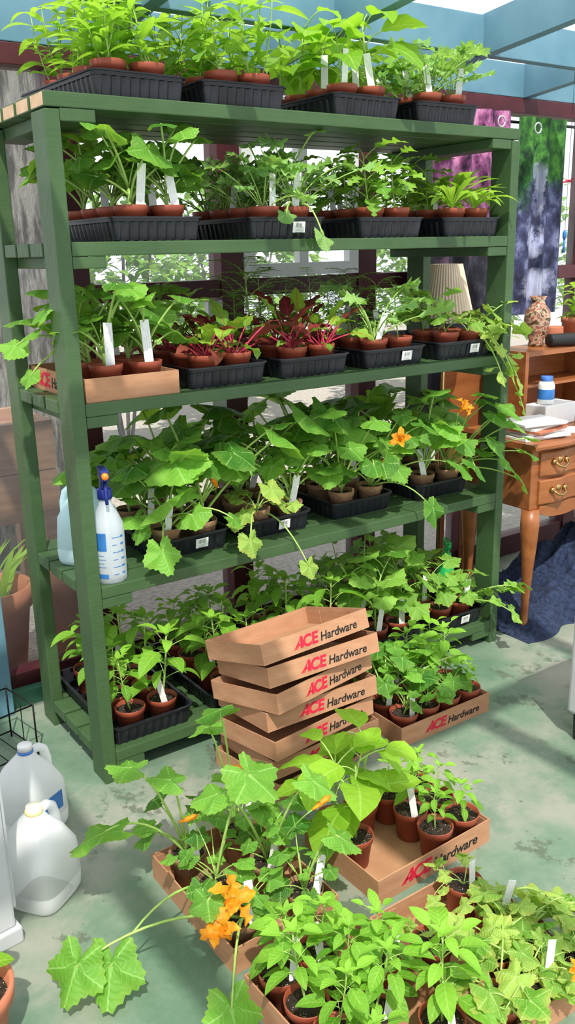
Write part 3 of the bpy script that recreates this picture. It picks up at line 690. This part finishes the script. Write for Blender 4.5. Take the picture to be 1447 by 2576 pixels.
def spray(x,y,z,rot,body,head,trig,label,h=1.,marks=True):
    e=obj("spray_bottle",None,None,(x,y,z),(0,0,rot),h,label=label,cat="spray bottle")
    B=MB(); lathe(B,[(.036,0),(.040,.004),(.041,.02),(.041,.13),(.039,.15),(.030,.172),(.018,.195),(.0145,.21),(.0145,.222)],32); obj("body",B.mesh("bottle_body",[body]),e)
    B=MB(); lathe(B,[(.0175,.212),(.0185,.214),(.0185,.236),(.014,.240)],20); obj("collar",B.mesh("bottle_collar",[head]),e)
    B=MB(); box(B,-.035,.030,-.011,.011,.262,.290); box(B,-.012,.012,-.010,.010,.238,.262); me=B.mesh("spray_head",[head],False); bevel(me,.004); obj("spray_head",me,e)
    B=MB(); tube(B,[(-.034,0,.276),(-.045,0,.276)],.0095,.008,12); obj("nozzle",B.mesh("nozzle",[trig]),e)
    B=MB(); tube(B,[(-.014,0,.262),(-.026,0,.245),(-.030,0,.225),(-.036,0,.205)],.006,.004,8); obj("trigger",B.mesh("trigger",[head]),e)
    B=MB(); tube(B,[(0,0,.22),(.003,0,.12),(.008,0,.01)],.0025,.0025,8)
    obj("dip_tube",B.mesh("dip_tube",["white"]),e)
    if marks:
        off=-rot
        def patch(B,a0,a1,z0,z1,nn=6):
            for i in range(nn):
                b0=a0+(a1-a0)*i/nn+off; b1=a0+(a1-a0)*(i+1)/nn+off; rr_=.0416
                B.face([B.vert((rr_*math.cos(a),rr_*math.sin(a),q)) for a,q in ((b0,z0),(b1,z0),(b1,z1),(b0,z1))])
        B=MB()
        for k in range(6): patch(B,-1.75,-1.75+(.5 if k%2 else .3),.025+k*.019,.0268+k*.019); patch(B,-1.2,-.95,.024+k*.019,.029+k*.019,3)
        obj("printed_scale",B.mesh("printed_scale",["labelblue"],False),e)
        B=MB(); patch(B,-3.0,-2.1,.088,.134,10); patch(B,-2.75,-2.1,.016,.028)
        for k in range(4): patch(B,-2.7,-2.2-.1*(k%2),.045+k*.010,.0465+k*.010)
        obj("printed_label",B.mesh("printed_label",["labelblue"],False),e)
    return e
spray(.088,.045,Z4,1.3,"spray","navy","orange","clear spray bottle with navy and orange trigger on shelf",1.1)
spray(1.51,.172,Z5+.0045,1.0,"gspray","gspray","gspray","green plastic spray bottle standing among seedlings",1.0,False)

# ------------------------------------------------------------------ room shell
def floormat():
    m,n,l,out=newmat("worn_concrete"); b=bsdf(n,(.4,.42,.36),.55)
    f=noise(n,l,1.7,8,.62); f2=noise(n,l,5,8,.7); f3=noise(n,l,60,5,.6)
    c=ramp(n,l,f,[(.38,(.065,.155,.09)),(.47,(.13,.21,.14)),(.55,(.23,.255,.20)),(.66,(.31,.305,.26))])
    c=mix(n,l,ramp(n,l,f2,[(.49,(0,0,0)),(.62,(.8,.8,.8))]),c,(.085,.175,.11))
    f4=noise(n,l,3.2,7,.75,stretch=(1.3,1,1)); c=mix(n,l,ramp(n,l,f4,[(.575,(0,0,0)),(.60,(.75,.75,.75))]),c,(.05,.075,.045))
    c=mix(n,l,mathn(n,l,'MULTIPLY',f3,.26),c,(.36,.355,.31))
    l.new(c,b.inputs["Base Color"]); bump(n,l,f3,.2,.004,b)
    rg=ramp(n,l,f2,[(.3,(.4,.4,.4)),(.7,(.75,.75,.75))]); l.new(rg,b.inputs["Roughness"])
    l.new(b.outputs[0],out.inputs[0]); return m
M["floor"]=floormat()
obj("floor",boxmesh("floor",-3,5,-4,.70,-.1,0,["floor"],0),kind="structure")
YW=.64
tn=[0]
def trim(x0,x1,y0,y1,z0,z1,mat):
    tn[0]+=1; return obj("trim_%d"%tn[0],boxmesh("trim",x0,x1,y0,y1,z0,z1,[mat],.003),kind="structure")
for xc in (-.45,.30,.88,1.50,2.10,2.85,3.6): trim(xc-.045,xc+.045,YW,YW+.09,.0,2.0,"maroon")
trim(-3,5,YW,YW+.09,2.0,2.06,"maroon")
BAYS=((-.405,.255),(.345,.835),(.925,1.455),(1.545,2.055),(2.145,2.805),(2.895,3.555))
for a,b in BAYS[1:]: trim(a,b,YW+.01,YW+.08,1.31,1.37,"maroon")
for a,b in BAYS: trim(a,b,YW+.01,YW+.08,0,.10,"maroon")
trim(-.17,-.08,.56,.63,0,.66,"blue")
obj("baseboard_back",boxmesh("bb",-3,.25,.60,.639,0,.055,[simple("green_trim",(.03,.12,.07),None,8,.5)],.002),kind="structure")
def glassmat():
    m,n,l,out=newmat("clear_film"); t=n.new("ShaderNodeBsdfTransparent"); t.inputs[0].default_value=(.86,.90,.90,1)
    d=n.new("ShaderNodeBsdfTranslucent"); d.inputs[0].default_value=(.75,.80,.82,1); g=n.new("ShaderNodeBsdfGlossy"); g.inputs["Roughness"].default_value=.15
    f=noise(n,l,3,5,.6); a=n.new("ShaderNodeMixShader"); l.new(ramp(n,l,f,[(.3,(.03,.03,.03)),(.7,(.20,.20,.20))]),a.inputs[0]); l.new(t.outputs[0],a.inputs[1]); l.new(d.outputs[0],a.inputs[2])
    b=n.new("ShaderNodeMixShader"); b.inputs[0].default_value=.04; l.new(a.outputs[0],b.inputs[1]); l.new(g.outputs[0],b.inputs[2]); l.new(b.outputs[0],out.inputs[0]); return m
M["film"]=glassmat()
k=0
for a,b in BAYS:
    k+=1; B=MB(); p=[B.vert(v) for v in ((a,YW+.05,.1),(b,YW+.05,.1),(b,YW+.05,2.0),(a,YW+.05,2.0))]; B.face(p)
    obj("window_%d"%k,B.mesh("pane",["film"],False),kind="structure")
def sash(x0,x1,z0,z1,i):
    B=MB(); t=.045; y0,y1=YW-.005,YW+.03
    box(B,x0,x1,y0,y1,z0,z0+t); box(B,x0,x1,y0,y1,z1-t,z1); box(B,x0,x0+t,y0,y1,z0+t,z1-t); box(B,x1-t,x1,y0,y1,z0+t,z1-t)
    xm=(x0+x1)/2; box(B,xm-.02,xm+.02,y0,y1,z0+t,z1-t); zm=(z0+z1)/2
    box(B,x0+t,xm-.02,y0,y1,zm-.015,zm+.015); box(B,xm+.02,x1-t,y0,y1,zm-.015,zm+.015)
    obj("window_%d"%i,B.mesh("sash",["white"],False),kind="structure")
sash(.93,1.45,1.375,1.98,11); sash(2.87,3.5,1.38,1.98,12)
trim(.775,.835,YW,YW+.03,.78,1.30,"white")
def roofz(y): return 2.19+(.65-y)*.10
def beamY(x,w=.045,h=.13):
    B=MB(); i=[]
    for y in (.75,-4):
        zz=roofz(y)
        for dx,dz in ((-w/2,-h),(w/2,-h),(w/2,0),(-w/2,0)): i.append(B.vert((x+dx,y,zz+dz)))
    B.face((0,1,2,3)); B.face((7,6,5,4))
    for k in range(4): B.face((k,k+4,(k+1)%4+4,(k+1)%4))
    tn[0]+=1; obj("trim_%d"%tn[0],B.mesh("rafter",["blue"],False),kind="structure")
for x in (-1.5,-.85,-.22,.42,1.07,1.72,2.37,3.0): beamY(x)
for y in (.28,-.75,-1.8): trim(-3,5,y-.022,y+.022,roofz(y)-.125,roofz(y)-.001,"blue")
trim(-3,5,YW+.0,YW+.09,2.061,2.19,"blue")
def roofmat():
    m,n,l,out=newmat("corrugated_translucent"); d=n.new("ShaderNodeBsdfTranslucent"); d.inputs[0].default_value=(.90,.93,.96,1)
    t=n.new("ShaderNodeBsdfTransparent"); t.inputs[0].default_value=(.95,.97,1,1); g=bsdf(n,(.8,.83,.86),.3)
    a=n.new("ShaderNodeMixShader"); a.inputs[0].default_value=.6; l.new(d.outputs[0],a.inputs[1]); l.new(t.outputs[0],a.inputs[2])
    b=n.new("ShaderNodeMixShader"); b.inputs[0].default_value=.10; l.new(a.outputs[0],b.inputs[1]); l.new(g.outputs[0],b.inputs[2]); l.new(b.outputs[0],out.inputs[0]); return m
M["roof"]=roofmat()
B=MB(); n=int(8/.0125); prev=None
for i in range(n+1):
    x=-3+8*i/n; dz=.008*math.sin(x*2*math.pi/.06)
    row=[B.vert((x,y,roofz(y)+.012+dz)) for y in (.9,-4)]
    if prev: B.face((prev[0],row[0],row[1],prev[1]))
    prev=row
obj("ceiling",B.mesh("roof_panel",["roof"]),kind="structure")

# ------------------------------------------------------------------ outside
M["ground"]=simple("gravel",(.20,.165,.14),(.40,.36,.32),45,.95,bmp=.5,detail=6)
obj("ground",boxmesh("ground",-6,12,.71,14,-.12,-.02,["ground"],0),label="pale gravel ground outside the greenhouse wall",cat="ground",kind="stuff")
def barkmat():
    m,n,l,out=newmat("bark"); b=bsdf(n,(.3,.28,.26),.95); f=noise(n,l,24,8,.7,stretch=(1,1,.16)); l.new(ramp(n,l,f,[(.42,(.05,.045,.04)),(.55,(.30,.28,.26))]),b.inputs["Base Color"]); bump(n,l,f,1,.06,b); l.new(b.outputs[0],out.inputs[0]); return m
M["bark"]=barkmat()
B=MB(); lathe(B,[(.34,0),(.28,.3),(.245,.9),(.23,1.6),(.22,2.6),(.19,3.6)],28); obj("tree_trunk",B.mesh("tree_trunk",["bark"]),None,(.63,2.25,-.03),label="grey furrowed tree trunk outside the greenhouse",cat="tree")
M["bedwood"]=simple("cedar",(.22,.11,.07),(.34,.19,.12),18,.85,stretch=(.5,4,4))
B=MB()
for q in range(2,4):
    z0=q*.21; z1=z0+.205
    box(B,-.5,.52,0,.04,z0,z1); box(B,-.5,.52,.40,.44,z0,z1); box(B,-.5,-.46,.04,.40,z0,z1); box(B,.48,.52,.04,.40,z0,z1)
box(B,-.46,.48,.04,.40,.6,.78)
for x0 in (-.5,.45):
    for y0 in (0.,.37): box(B,x0,x0+.07,y0,y0+.07,0,.42)
obj("raised_bed",B.mesh("raised_bed",["bedwood"],False),None,(-.08,1.40,-.02),label="weathered wooden raised garden bed outside",cat="planter")
def bigpot(x,y,z,r,h,label,mat="terra"):
    e=obj("flower_pot",None,None,(x,y,z),label=label,cat="flower pot")
    B=MB(); lathe(B,[(r*.65,0),(r*.92,h*.78),(r*1.0,h*.79),(r*1.03,h),(r*.93,h),(r*.85,h*.75)],32,cap1=False); obj("pot",B.mesh("big_pot",[mat]),e)
    B=MB(); lathe(B,[(r*.86,h*.8),(r*.3,h*.83)],24,cap0=False); obj("soil",B.mesh("big_soil",["soil"]),e); return e
def grassy(parent,z,n,h,seed,mat="lance"):
    r=random.Random(seed); L=MB()
    for i in range(n): blade(L,(U(r,-.04,.04),U(r,-.04,.04),z),i*2.4,U(r,1.0,1.5),h*U(r,.7,1.1),.03,pf_lance,.2,U(r,.3,1.),t=U(r,.2,.8),nv=7)
    obj("leaves",L.mesh("iris_leaves",[mat]),parent)
e=bigpot(-.02,.90,-.02,.14,.36,"weathered terracotta pot with iris leaves outside"); grassy(e,.28,14,.34,1)
e=bigpot(.26,.93,-.02,.11,.38,"terracotta pot with ribbed rim outside the wall"); grassy(e,.3,6,.1,2)
M["bush"]=leafmat("leaf_bush",(.03,.12,.015),(.20,.38,.06),(.3,.5,.15),"o",.35)
def bush(x,y,z,rx,rz,n,seed,ls=.09):
    r=random.Random(seed); L=MB()
    for i in range(n):
        a=r.random()*6.28; ph=math.acos(U(r,-.3,1)); q=U(r,.6,1); p=(rx*q*math.sin(ph)*math.cos(a),rx*q*math.sin(ph)*math.sin(a),rz*(.45+.55*q*math.cos(ph)))
        blade(L,p,r.random()*6.28,U(r,-.8,.8),ls*U(r,.7,1.3),ls*.55,pf_ovate,.2,.5,t=r.random(),nv=3,nu=2)
    S=MB()
    for i in range(7):
        a=i*.9; tube(S,[(0,0,0),(rx*.25*math.cos(a),rx*.25*math.sin(a),rz*.45),(rx*.5*math.cos(a),rx*.5*math.sin(a),rz*.85)],.015,.006,5)
    e=obj("garden_bush",None,None,(x,y,z),label="leafy green garden bush outside the window",cat="bush",group="bushes outside"); obj("branch",S.mesh("bush_branch",["bark"]),e); obj("leaves",L.mesh("bush_leaves",["bush"]),e)
bush(1.75,3.6,-.02,.62,2.0,1500,4,.11); bush(3.2,4.4,-.02,.8,2.2,1700,5,.12); bush(5.2,4.0,-.02,.9,2.4,1500,6,.12); bush(7.5,5.5,-.02,1.2,2.6,1300,8,.14)

# ------------------------------------------------------------------ desk group
DX0=1.72
dk=obj("writing_desk",None,None,(0,0,0),label="carved brown wooden desk with curved legs and brass handles",cat="desk")
B=MB(); n=48; rows=[]
for i in range(n+1):
    u=i/n; x=DX0+(2.95-DX0)*u; yf=-.055-.012*(.5-.5*math.cos(u*8*math.pi))
    rows.append([B.vert((x,yf+.008,.735)),B.vert((x,yf,.742)),B.vert((x,yf,.752)),B.vert((x,yf+.008,.76)),B.vert((x,.36,.76)),B.vert((x,.36,.735))])
for a,b in zip(rows,rows[1:]):
    for k_ in range(6): B.face((a[k_],b[k_],b[(k_+1)%6],a[(k_+1)%6]))
B.face(rows[0]); B.face(rows[-1][::-1]); obj("desk_top",B.mesh("desk_top",["deskwood"],False),dk)
obj("body",boxmesh("desk_body",DX0+.03,2.92,-.015,.34,.50,.734,["deskwood"],.004),dk)
B=MB(); rows=[]
for i in range(n+1):
    u=i/n; x=DX0+.08+(2.88-DX0-.08)*u; zb=.485-.03*abs(math.sin(u*math.pi*4))**.6
    rows.append([B.vert((x,-.022,.5105)),B.vert((x,-.022,zb)),B.vert((x,-.0155,zb)),B.vert((x,-.0155,.5105))])
for a,b in zip(rows,rows[1:]):
    for k_ in range(4): B.face((a[k_],a[(k_+1)%4],b[(k_+1)%4],b[k_]))
B.face(rows[0][::-1]); B.face(rows[-1]); obj("apron",B.mesh("apron",["deskwood"],False),dk)
def drawer(x0,x1,z0,z1):
    B=MB(); n=16; rows=[]
    for i in range(n+1):
        u=i/n; x=x0+(x1-x0)*u; y=-.018-.016*(.5-.5*math.cos(u*4*math.pi))-.006
        rows.append([B.vert((x,y+.005,z0)),B.vert((x,y,z0+.006)),B.vert((x,y,z1-.006)),B.vert((x,y+.005,z1)),B.vert((x,-.0151,z1)),B.vert((x,-.0151,z0))])
    for a,b in zip(rows,rows[1:]):
        for k_ in range(6): B.face((a[k_],b[k_],b[(k_+1)%6],a[(k_+1)%6]))
    B.face(rows[0]); B.face(rows[-1][::-1]); d=obj("drawer",B.mesh("drawer",["deskwood"],False),dk)
    for xx in (x0+.25*(x1-x0),x0+.75*(x1-x0)):
        C=MB(); zc=(z0+z1)/2; y=-.043
        tube(C,[(xx-.035,y,zc+.008),(xx-.025,y-.012,zc-.006),(xx,y-.016,zc-.014),(xx+.025,y-.012,zc-.006),(xx+.035,y,zc+.008)],.0045,.0045,8)
        for s in (-1,1): tube(C,[(xx+s*.035,y+.006,zc+.008),(xx+s*.035,y-.003,zc+.008)],.013,.008,10)
        tube(C,[(xx,y+.006,zc+.012),(xx,y,zc+.012)],.016,.010,10)
        obj("handle",C.mesh("handle",["metal"]),d,label="brass handle")
drawer(1.79,2.16,.625,.722); drawer(1.79,2.16,.515,.612); drawer(2.20,2.60,.625,.722)
for x,y in ((1.775,.0),(2.88,.0),(1.775,.31),(2.88,.31)):
    B=MB(); pr=[(.034,.0,.50),(.036,-.008,.44),(.030,-.012,.36),(.021,-.006,.24),(.015,.004,.12),(.014,.004,.05),(.020,-.006,.018),(.020,-.008,.0)]
    rows=[]
    for r_,o_,zz in pr: rows.append([B.vert((x+(o_ if x<2 else -o_)+r_*math.cos(a),y+o_+r_*math.sin(a),zz)) for a in [2*math.pi*q/16 for q in range(16)]])
    for a,b in zip(rows,rows[1:]):
        for q in range(16): B.face((a[q],a[(q+1)%16],b[(q+1)%16],b[q]))
    B.face(rows[-1]); B.face(rows[0][::-1]); obj("leg",B.mesh("desk_leg",["deskwood"]),dk)
B=MB(); hx0,hx1,hy0,hy1=2.02,2.95,.27,.47
hu=obj("desk_hutch",None,None,(0,0,0),label="low brown wooden desk hutch with open compartments",cat="shelf")
box(B,hx0,hx1,hy0,hy1,1.03,1.05); box(B,hx0,hx0+.02,hy0,hy1,.761,1.03); box(B,hx1-.02,hx1,hy0,hy1,.761,1.03); box(B,hx0+.02,hx1-.02,hy1-.01,hy1,.761,1.03); box(B,2.5,2.515,hy0,hy1-.01,.761,1.03)
obj("body",B.mesh("hutch",["deskwood"],False),hu); obj("shelf",boxmesh("hs",hx0+.021,2.499,hy0+.01,hy1-.012,.90,.912,["deskwood"],.001),hu)
def vasemat():
    m,n,l,out=newmat("painted_vase"); b=bsdf(n,(.5,.3,.2),.25); f=noise(n,l,45,3); l.new(ramp(n,l,f,[(.40,(.10,.05,.02)),(.48,(.52,.42,.29)),(.56,(.40,.08,.04)),(.64,(.12,.14,.12))]),b.inputs["Base Color"]); l.new(b.outputs[0],out.inputs[0]); return m
M["vase"]=vasemat()
B=MB(); lathe(B,[(.030,0),(.034,.008),(.030,.02),(.045,.06),(.055,.11),(.052,.145),(.030,.175),(.026,.188),(.036,.205),(.033,.207),(.022,.19)],32,cap1=False); obj("vase",B.mesh("vase",["vase"]),None,(2.23,.40,1.0505),label="ornate painted ceramic vase on the desk hutch",cat="vase")
B=MB(); tube(B,[(-.072,0,.028),(-.066,0,.028),(.066,0,.028),(.072,0,.028)],.027,.027,24); sp_=obj("portable_speaker",B.mesh("speaker",["dark"]),None,(2.285,.30,1.0515),(0,0,-.25),label="small black cylindrical portable speaker on hutch",cat="speaker")
B=MB(); tube(B,[(.0722,0,.028),(.0735,0,.028)],.015,.015,16); obj("speaker_end",B.mesh("spe",["grey"]),sp_,label="grey end cap")
e=bigpot(2.47,.385,1.0505,.065,.11,"terracotta pot with small green plant on hutch"); s_,l_=variant("lance"); obj("stem",s_,e,(0,0,.08),(0,0,0),1.2); obj("leaves",l_,e,(0,0,.08),(0,0,0),1.2)
B=MB(); lathe(B,[(.035,0),(.038,.01),(.038,.07),(.036,.075),(.034,.07)],24); obj("candle_jar",B.mesh("candle",["terra"]),None,(2.345,.40,1.0505),label="small brown candle jar on hutch",cat="jar")
for i in range(7):
    obj("magazine",boxmesh("magazine",-.10,.10,-.08,.08,0,.009,["paper" if i!=3 else "terra"],.001),None,(1.86+U(R,-.015,.015),.08+U(R,-.015,.015),.7605+i*.0093),(0,0,U(R,-.3,.3)),label="paper magazine in a loose pile on the desk",cat="magazine",group="papers on the desk")
for i in range(5):
    obj("folded_paper",boxmesh("fp",-.07,.07,-.05,.05,0,.006,[("paper","labelblue","paper","red","paper")[i]],.001),None,(2.08+i*.155,.05+U(R,-.02,.04),.7605),(0,0,U(R,-.6,.6)),label="loose paper sheet on the cluttered desk",cat="paper",group="papers on the desk")
B=MB(); box(B,-.10,.10,-.05,.05,0,.085); me=B.mesh("bk",["paper"],False); bevel(me,.004); obj("paper_box",me,None,(2.11,.205,.7605),(0,0,.05),label="white paper box on the desk",cat="box")
e=obj("pill_bottle",None,None,(2.07,.20,.8465),label="white plastic supplement bottle with blue cap",cat="bottle")
B=MB(); lathe(B,[(.030,0),(.033,.004),(.033,.075),(.028,.088),(.020,.092)],28); obj("body",B.mesh("pb",["white"]),e)
B=MB(); lathe(B,[(.023,.0925),(.024,.094),(.024,.110),(.022,.112)],28); obj("cap",B.mesh("pc",["capblue"]),e)
B=MB(); lathe(B,[(.0334,.02),(.0334,.06)],28,cap0=False,cap1=False); obj("paper_label",B.mesh("pl",["labelblue"]),e)
ch=obj("wooden_chair",None,None,(0,0,0),label="brown wooden chair with solid rounded back panel",cat="chair")
B=MB(); pts=[(1.83,.50),(1.83,.94),(1.85,.975)]+[(1.98+.10*math.sin(a),.885+.10*math.cos(a)) for a in [i*math.pi/2/8 for i in range(9)]]+[(2.08,.50)]
a=[B.vert((x,.555,z)) for x,z in pts]; b=[B.vert((x,.58,z)) for x,z in pts]; B.face(a); B.face(b[::-1])
for i in range(len(pts)): B.face((a[i],b[i],b[(i+1)%len(pts)],a[(i+1)%len(pts)]))
obj("backrest",B.mesh("backrest",["deskwood"],False),ch)
obj("seat",boxmesh("seat",1.83,2.08,.40,.554,.44,.47,["deskwood"],.004),ch)
for x in (1.845,2.04):
    for y in (.41,.55): obj("leg",boxmesh("cleg",x,x+.025,y,y+.025,0,.439,["deskwood"],.003),ch)
la=obj("floor_lamp",None,None,(1.745,.46,0),label="floor lamp with cream pleated shade",cat="lamp")
B=MB(); n=96; rows=[]
for zz,r_ in ((1.18,.115),(1.185,.116),(1.395,.066),(1.40,.065)):
    rows.append([B.vert((r_*(1+.03*(k%2))*math.cos(2*math.pi*k/n),r_*(1+.03*(k%2))*math.sin(2*math.pi*k/n),zz)) for k in range(n)])
for a,b in zip(rows,rows[1:]):
    for k in range(n): B.face((a[k],a[(k+1)%n],b[(k+1)%n],b[k]))
obj("lamp_shade",B.mesh("lamp_shade",["shade"],False),la)
B=MB(); tube(B,[(0,0,.02),(0,0,1.3)],.009,.009,12); obj("pole",B.mesh("pole",["metal"]),la)
B=MB(); lathe(B,[(.065,0),(.065,.012),(.02,.025)],28); obj("base",B.mesh("lbase",["metal"]),la)
B=MB(); nx,ny=90,44; ix=[]
for j in range(ny+1):
    row=[]
    for i in range(nx+1):
        u,v=i/nx,j/ny; wob=.05*mn.noise(Vector((u*6,v*3,1))); x=1.66+1.2*u+wob; y=-.10+.46*v+.05*mn.noise(Vector((u*7,v*3,4)))
        e_=min(1,u*2.2,(1-u)*4)*min(1,v*2.6,(1-v)*6); f=max(0,e_)**.8
        h=f*(.24+.16*mn.noise(Vector((x*5,y*5,0)))+.10*abs(mn.noise(Vector((x*13,y*13,2))))+.03*mn.noise(Vector((x*35,y*35,5))))
        row.append(B.vert((x,y,max(.002,h))))
    ix.append(row)
for j in range(ny):
    for i in range(nx): B.face((ix[j][i],ix[j][i+1],ix[j+1][i+1],ix[j+1][i]))
obj("blanket",B.mesh("blanket",["bluecloth"]),None,(0.03,0,0),label="crumpled dark navy plush blanket under the desk",cat="blanket")
def curtmat(name,stops,scale,vert=False):
    m,n,l,out=newmat(name); b=bsdf(n,(.1,.2,.1),.85); f=noise(n,l,scale,6,.65,stretch=(1.2,1,.8)); tc=n.new("ShaderNodeTexCoord"); sp=n.new("ShaderNodeSeparateXYZ"); l.new(tc.outputs["Generated"],sp.inputs[0])
    c=ramp(n,l,f,stops[0]); c2=ramp(n,l,f,stops[1])
    g2=noise(n,l,5,4); s=mathn(n,l,'ADD',sp.outputs[2],mathn(n,l,'MULTIPLY_ADD',g2,.5,-.25))
    c=mix(n,l,ramp(n,l,s,[(stops[2]-.05,(0,0,0)),(stops[2]+.05,(1,1,1))]),c2,c)
    if vert:
        g3=noise(n,l,9,5,.7)
        for cx,wd,cz,hz in ((.50,.12,.66,.13),(.42,.16,.40,.09),(.55,.30,.17,.07)):
            u=mathn(n,l,'ADD',sp.outputs[0],mathn(n,l,'MULTIPLY_ADD',g3,.9,-.45)); v=mathn(n,l,'ADD',sp.outputs[2],mathn(n,l,'MULTIPLY_ADD',g2,.3,-.15))
            du=mathn(n,l,'DIVIDE',mathn(n,l,'SUBTRACT',u,cx),wd); dv=mathn(n,l,'DIVIDE',mathn(n,l,'SUBTRACT',v,cz),hz)
            rr2=mathn(n,l,'ADD',mathn(n,l,'MULTIPLY',du,du),mathn(n,l,'MULTIPLY',dv,dv))
            h=mathn(n,l,'SUBTRACT',1.3,rr2,clamp=True)
            g4=noise(n,l,60,3,.6,stretch=(1,1,.1)); c=mix(n,l,mathn(n,l,'MULTIPLY',h,g4),c,(.62,.64,.85))
    l.new(c,b.inputs["Base Color"]); l.new(b.outputs[0],out.inputs[0]); return m
M["cwater"]=curtmat("waterfall_print",([(.38,(.006,.025,.010)),(.5,(.025,.11,.02)),(.62,(.09,.28,.04))],[(.38,(.010,.012,.035)),(.52,(.045,.05,.12)),(.64,(.17,.19,.33))],.62),14,True)
M["cpink"]=curtmat("blossom_print",([(.38,(.03,.012,.03)),(.5,(.25,.06,.18)),(.64,(.60,.24,.43))],[(.38,(.004,.004,.006)),(.52,(.012,.012,.022)),(.66,(.05,.045,.07))],.62),16)
def curtain(x0,x1,y,z0,z1,mat,label,us,folds=5,amp=.012):
    B=MB(); n=60; prev=None
    for i in range(n+1):
        u=i/n; x=x0+(x1-x0)*u; yy=y+amp*math.sin(u*folds*2*math.pi)
        row=[B.vert((x,yy,z),(u,0)) for z in (z0,z1)]
        if prev: B.face((prev[0],row[0],row[1],prev[1]))
        prev=row
    e=obj("curtain",B.mesh("curtain",[mat]),None,label=label,cat="curtain",group="printed curtains on a rod")
    for u in us:
        C=MB(); pts=[(x0+(x1-x0)*u+.020*math.cos(a),y-.012-amp,z1-.045+.020*math.sin(a)) for a in [i*2*math.pi/16 for i in range(17)]]; tube(C,pts,.0035,.0035,6); obj("grommet",C.mesh("grommet",["grey"]),e,label="metal grommet")
curtain(2.24,2.54,.56,1.17,1.975,"cwater","curtain printed with a waterfall between dark green rocks",(.3,),3)
curtain(1.66,2.20,.57,.65,1.99,"cpink","curtain printed with pink blossoms above dark figures",(.3,.85),5)
B=MB(); tube(B,[(1.6,.59,1.955),(3.2,.59,1.955)],.006,.006,8); obj("curtain_rod",B.mesh("rod",["wire"]),None,label="thin dark metal curtain rod along the window wall",cat="curtain rod")
e=obj("hanging_bird_ornament",None,None,(2.31,.35,1.70),label="red and black bird ornament hanging on string",cat="ornament")
B=MB(); tube(B,[(0,0,.42),(0,0,0),(0,0,-.2)],.0008,.0008,5); obj("string",B.mesh("string",["wire"]),e)
B=MB(); blade(B,(-.03,0,0),0,.2,.06,.03,pf_lance,.4,.3); blade(B,(0,0,.005),1.2,.6,.04,.02); blade(B,(0,0,.005),-1.2,.6,.04,.02); obj("bird",B.mesh("bird",["red"]),e)
B=MB(); lathe(B,[(.003,-.22),(.008,-.21),(.009,-.19),(.003,-.18)],10); tube(B,[(0,0,-.22),(0,0,-.27)],.004,.006,8); obj("tassel",B.mesh("tassel",["labelblue"]),e)

# ------------------------------------------------------------------ edges of the floor area
e=obj("storage_cabinet",None,None,(-.61,-.32,0),(0,0,.12),label="light grey metal cabinet standing on the floor",cat="cabinet")
obj("body",boxmesh("cab",-.19,.19,-.15,.15,.04,.95,["grey"],.006),e); obj("base",boxmesh("cabb",-.20,.20,-.16,.16,0,.0395,["grey"],.004),e); obj("door",boxmesh("cabd",.1905,.2,-.14,.14,.08,.92,["grey"],.003),e)
e=obj("appliance_cart",None,None,(1.455,-.775,0),label="light grey metal appliance with black foot",cat="appliance")
obj("body",boxmesh("app",-.2,.2,-.16,.16,.09,.56,["grey"],.01),e)
for x in (-.17,.17):
    for y in (-.13,.13):
        B=MB(); lathe(B,[(.018,0),(.020,.02),(.022,.0895)],16,0,x,y); obj("foot",B.mesh("foot",["dark"]),e)
e=bigpot(-.565,-.68,0,.085,.15,"orange terracotta pot with leafy plant on the floor"); s_,l_=variant("egg"); obj("stem",s_,e,(0,0,.11),(0,0,1),.7); obj("leaves",l_,e,(0,0,.11),(0,0,1),.7)
e=obj("wire_rack",None,None,(-.235,.33,0),(0,0,.2),label="small black metal wire rack on the floor",cat="rack")
B=MB()
for z in (.02,.17):
    for x0,y0,x1,y1 in ((-.12,-.08,.12,-.08),(.12,-.08,.12,.08),(.12,.08,-.12,.08),(-.12,.08,-.12,-.08)): tube(B,[(x0,y0,z),(x1,y1,z)],.0025,.0025,6)
for x in (-.12,.12):
    for y in (-.08,.08): tube(B,[(x,y,0),(x,y,.18)],.003,.003,6)
for i in range(6): tube(B,[(-.12+i*.048,-.08,.02),(-.12+i*.048,.08,.02)],.0017,.0017,5)
for i in range(3): tube(B,[(.12,-.08+i*.08,.02),(.12,-.08+i*.08,.17)],.0017,.0017,5)
obj("frame",B.mesh("wire_frame",["wire"]),e)

# ------------------------------------------------------------------ light, world, camera
w=bpy.data.worlds.new("world"); bpy.context.scene.world=w; w.use_nodes=True; n=w.node_tree.nodes; l=w.node_tree.links
bg=n["Background"]; bg.inputs[0].default_value=(.92,.95,1,1); bg.inputs[1].default_value=1.3
s=bpy.data.lights.new("sun",'SUN'); s.energy=8.0; s.angle=.015; s.color=(1,.94,.83); so=bpy.data.objects.new("sun",s); COL.objects.link(so)
so.rotation_euler=Vector((-.30,-.62,1.0)).to_track_quat('Z','Y').to_euler()
cd=bpy.data.cameras.new("camera"); co=bpy.data.objects.new("camera",cd); COL.objects.link(co)
cd.sensor_fit='VERTICAL'; cd.sensor_height=36; cd.lens=2221.6/2576*36; cd.clip_start=.05
F=Vector((.5407,.7919,-.2837)); Rv=Vector((.8220,-.5691,-.0220)); F.normalize(); Rv=(Rv-F*Rv.dot(F)).normalized(); Up=Rv.cross(F)
m=Matrix((Rv,Up,-F)).transposed().to_4x4(); m.translation=Vector((-.8041,-2.1371,1.4633)); co.matrix_world=m
bpy.context.scene.camera=co
bpy.context.scene.view_settings.view_transform='Standard'
bpy.context.scene.view_settings.exposure=0.15
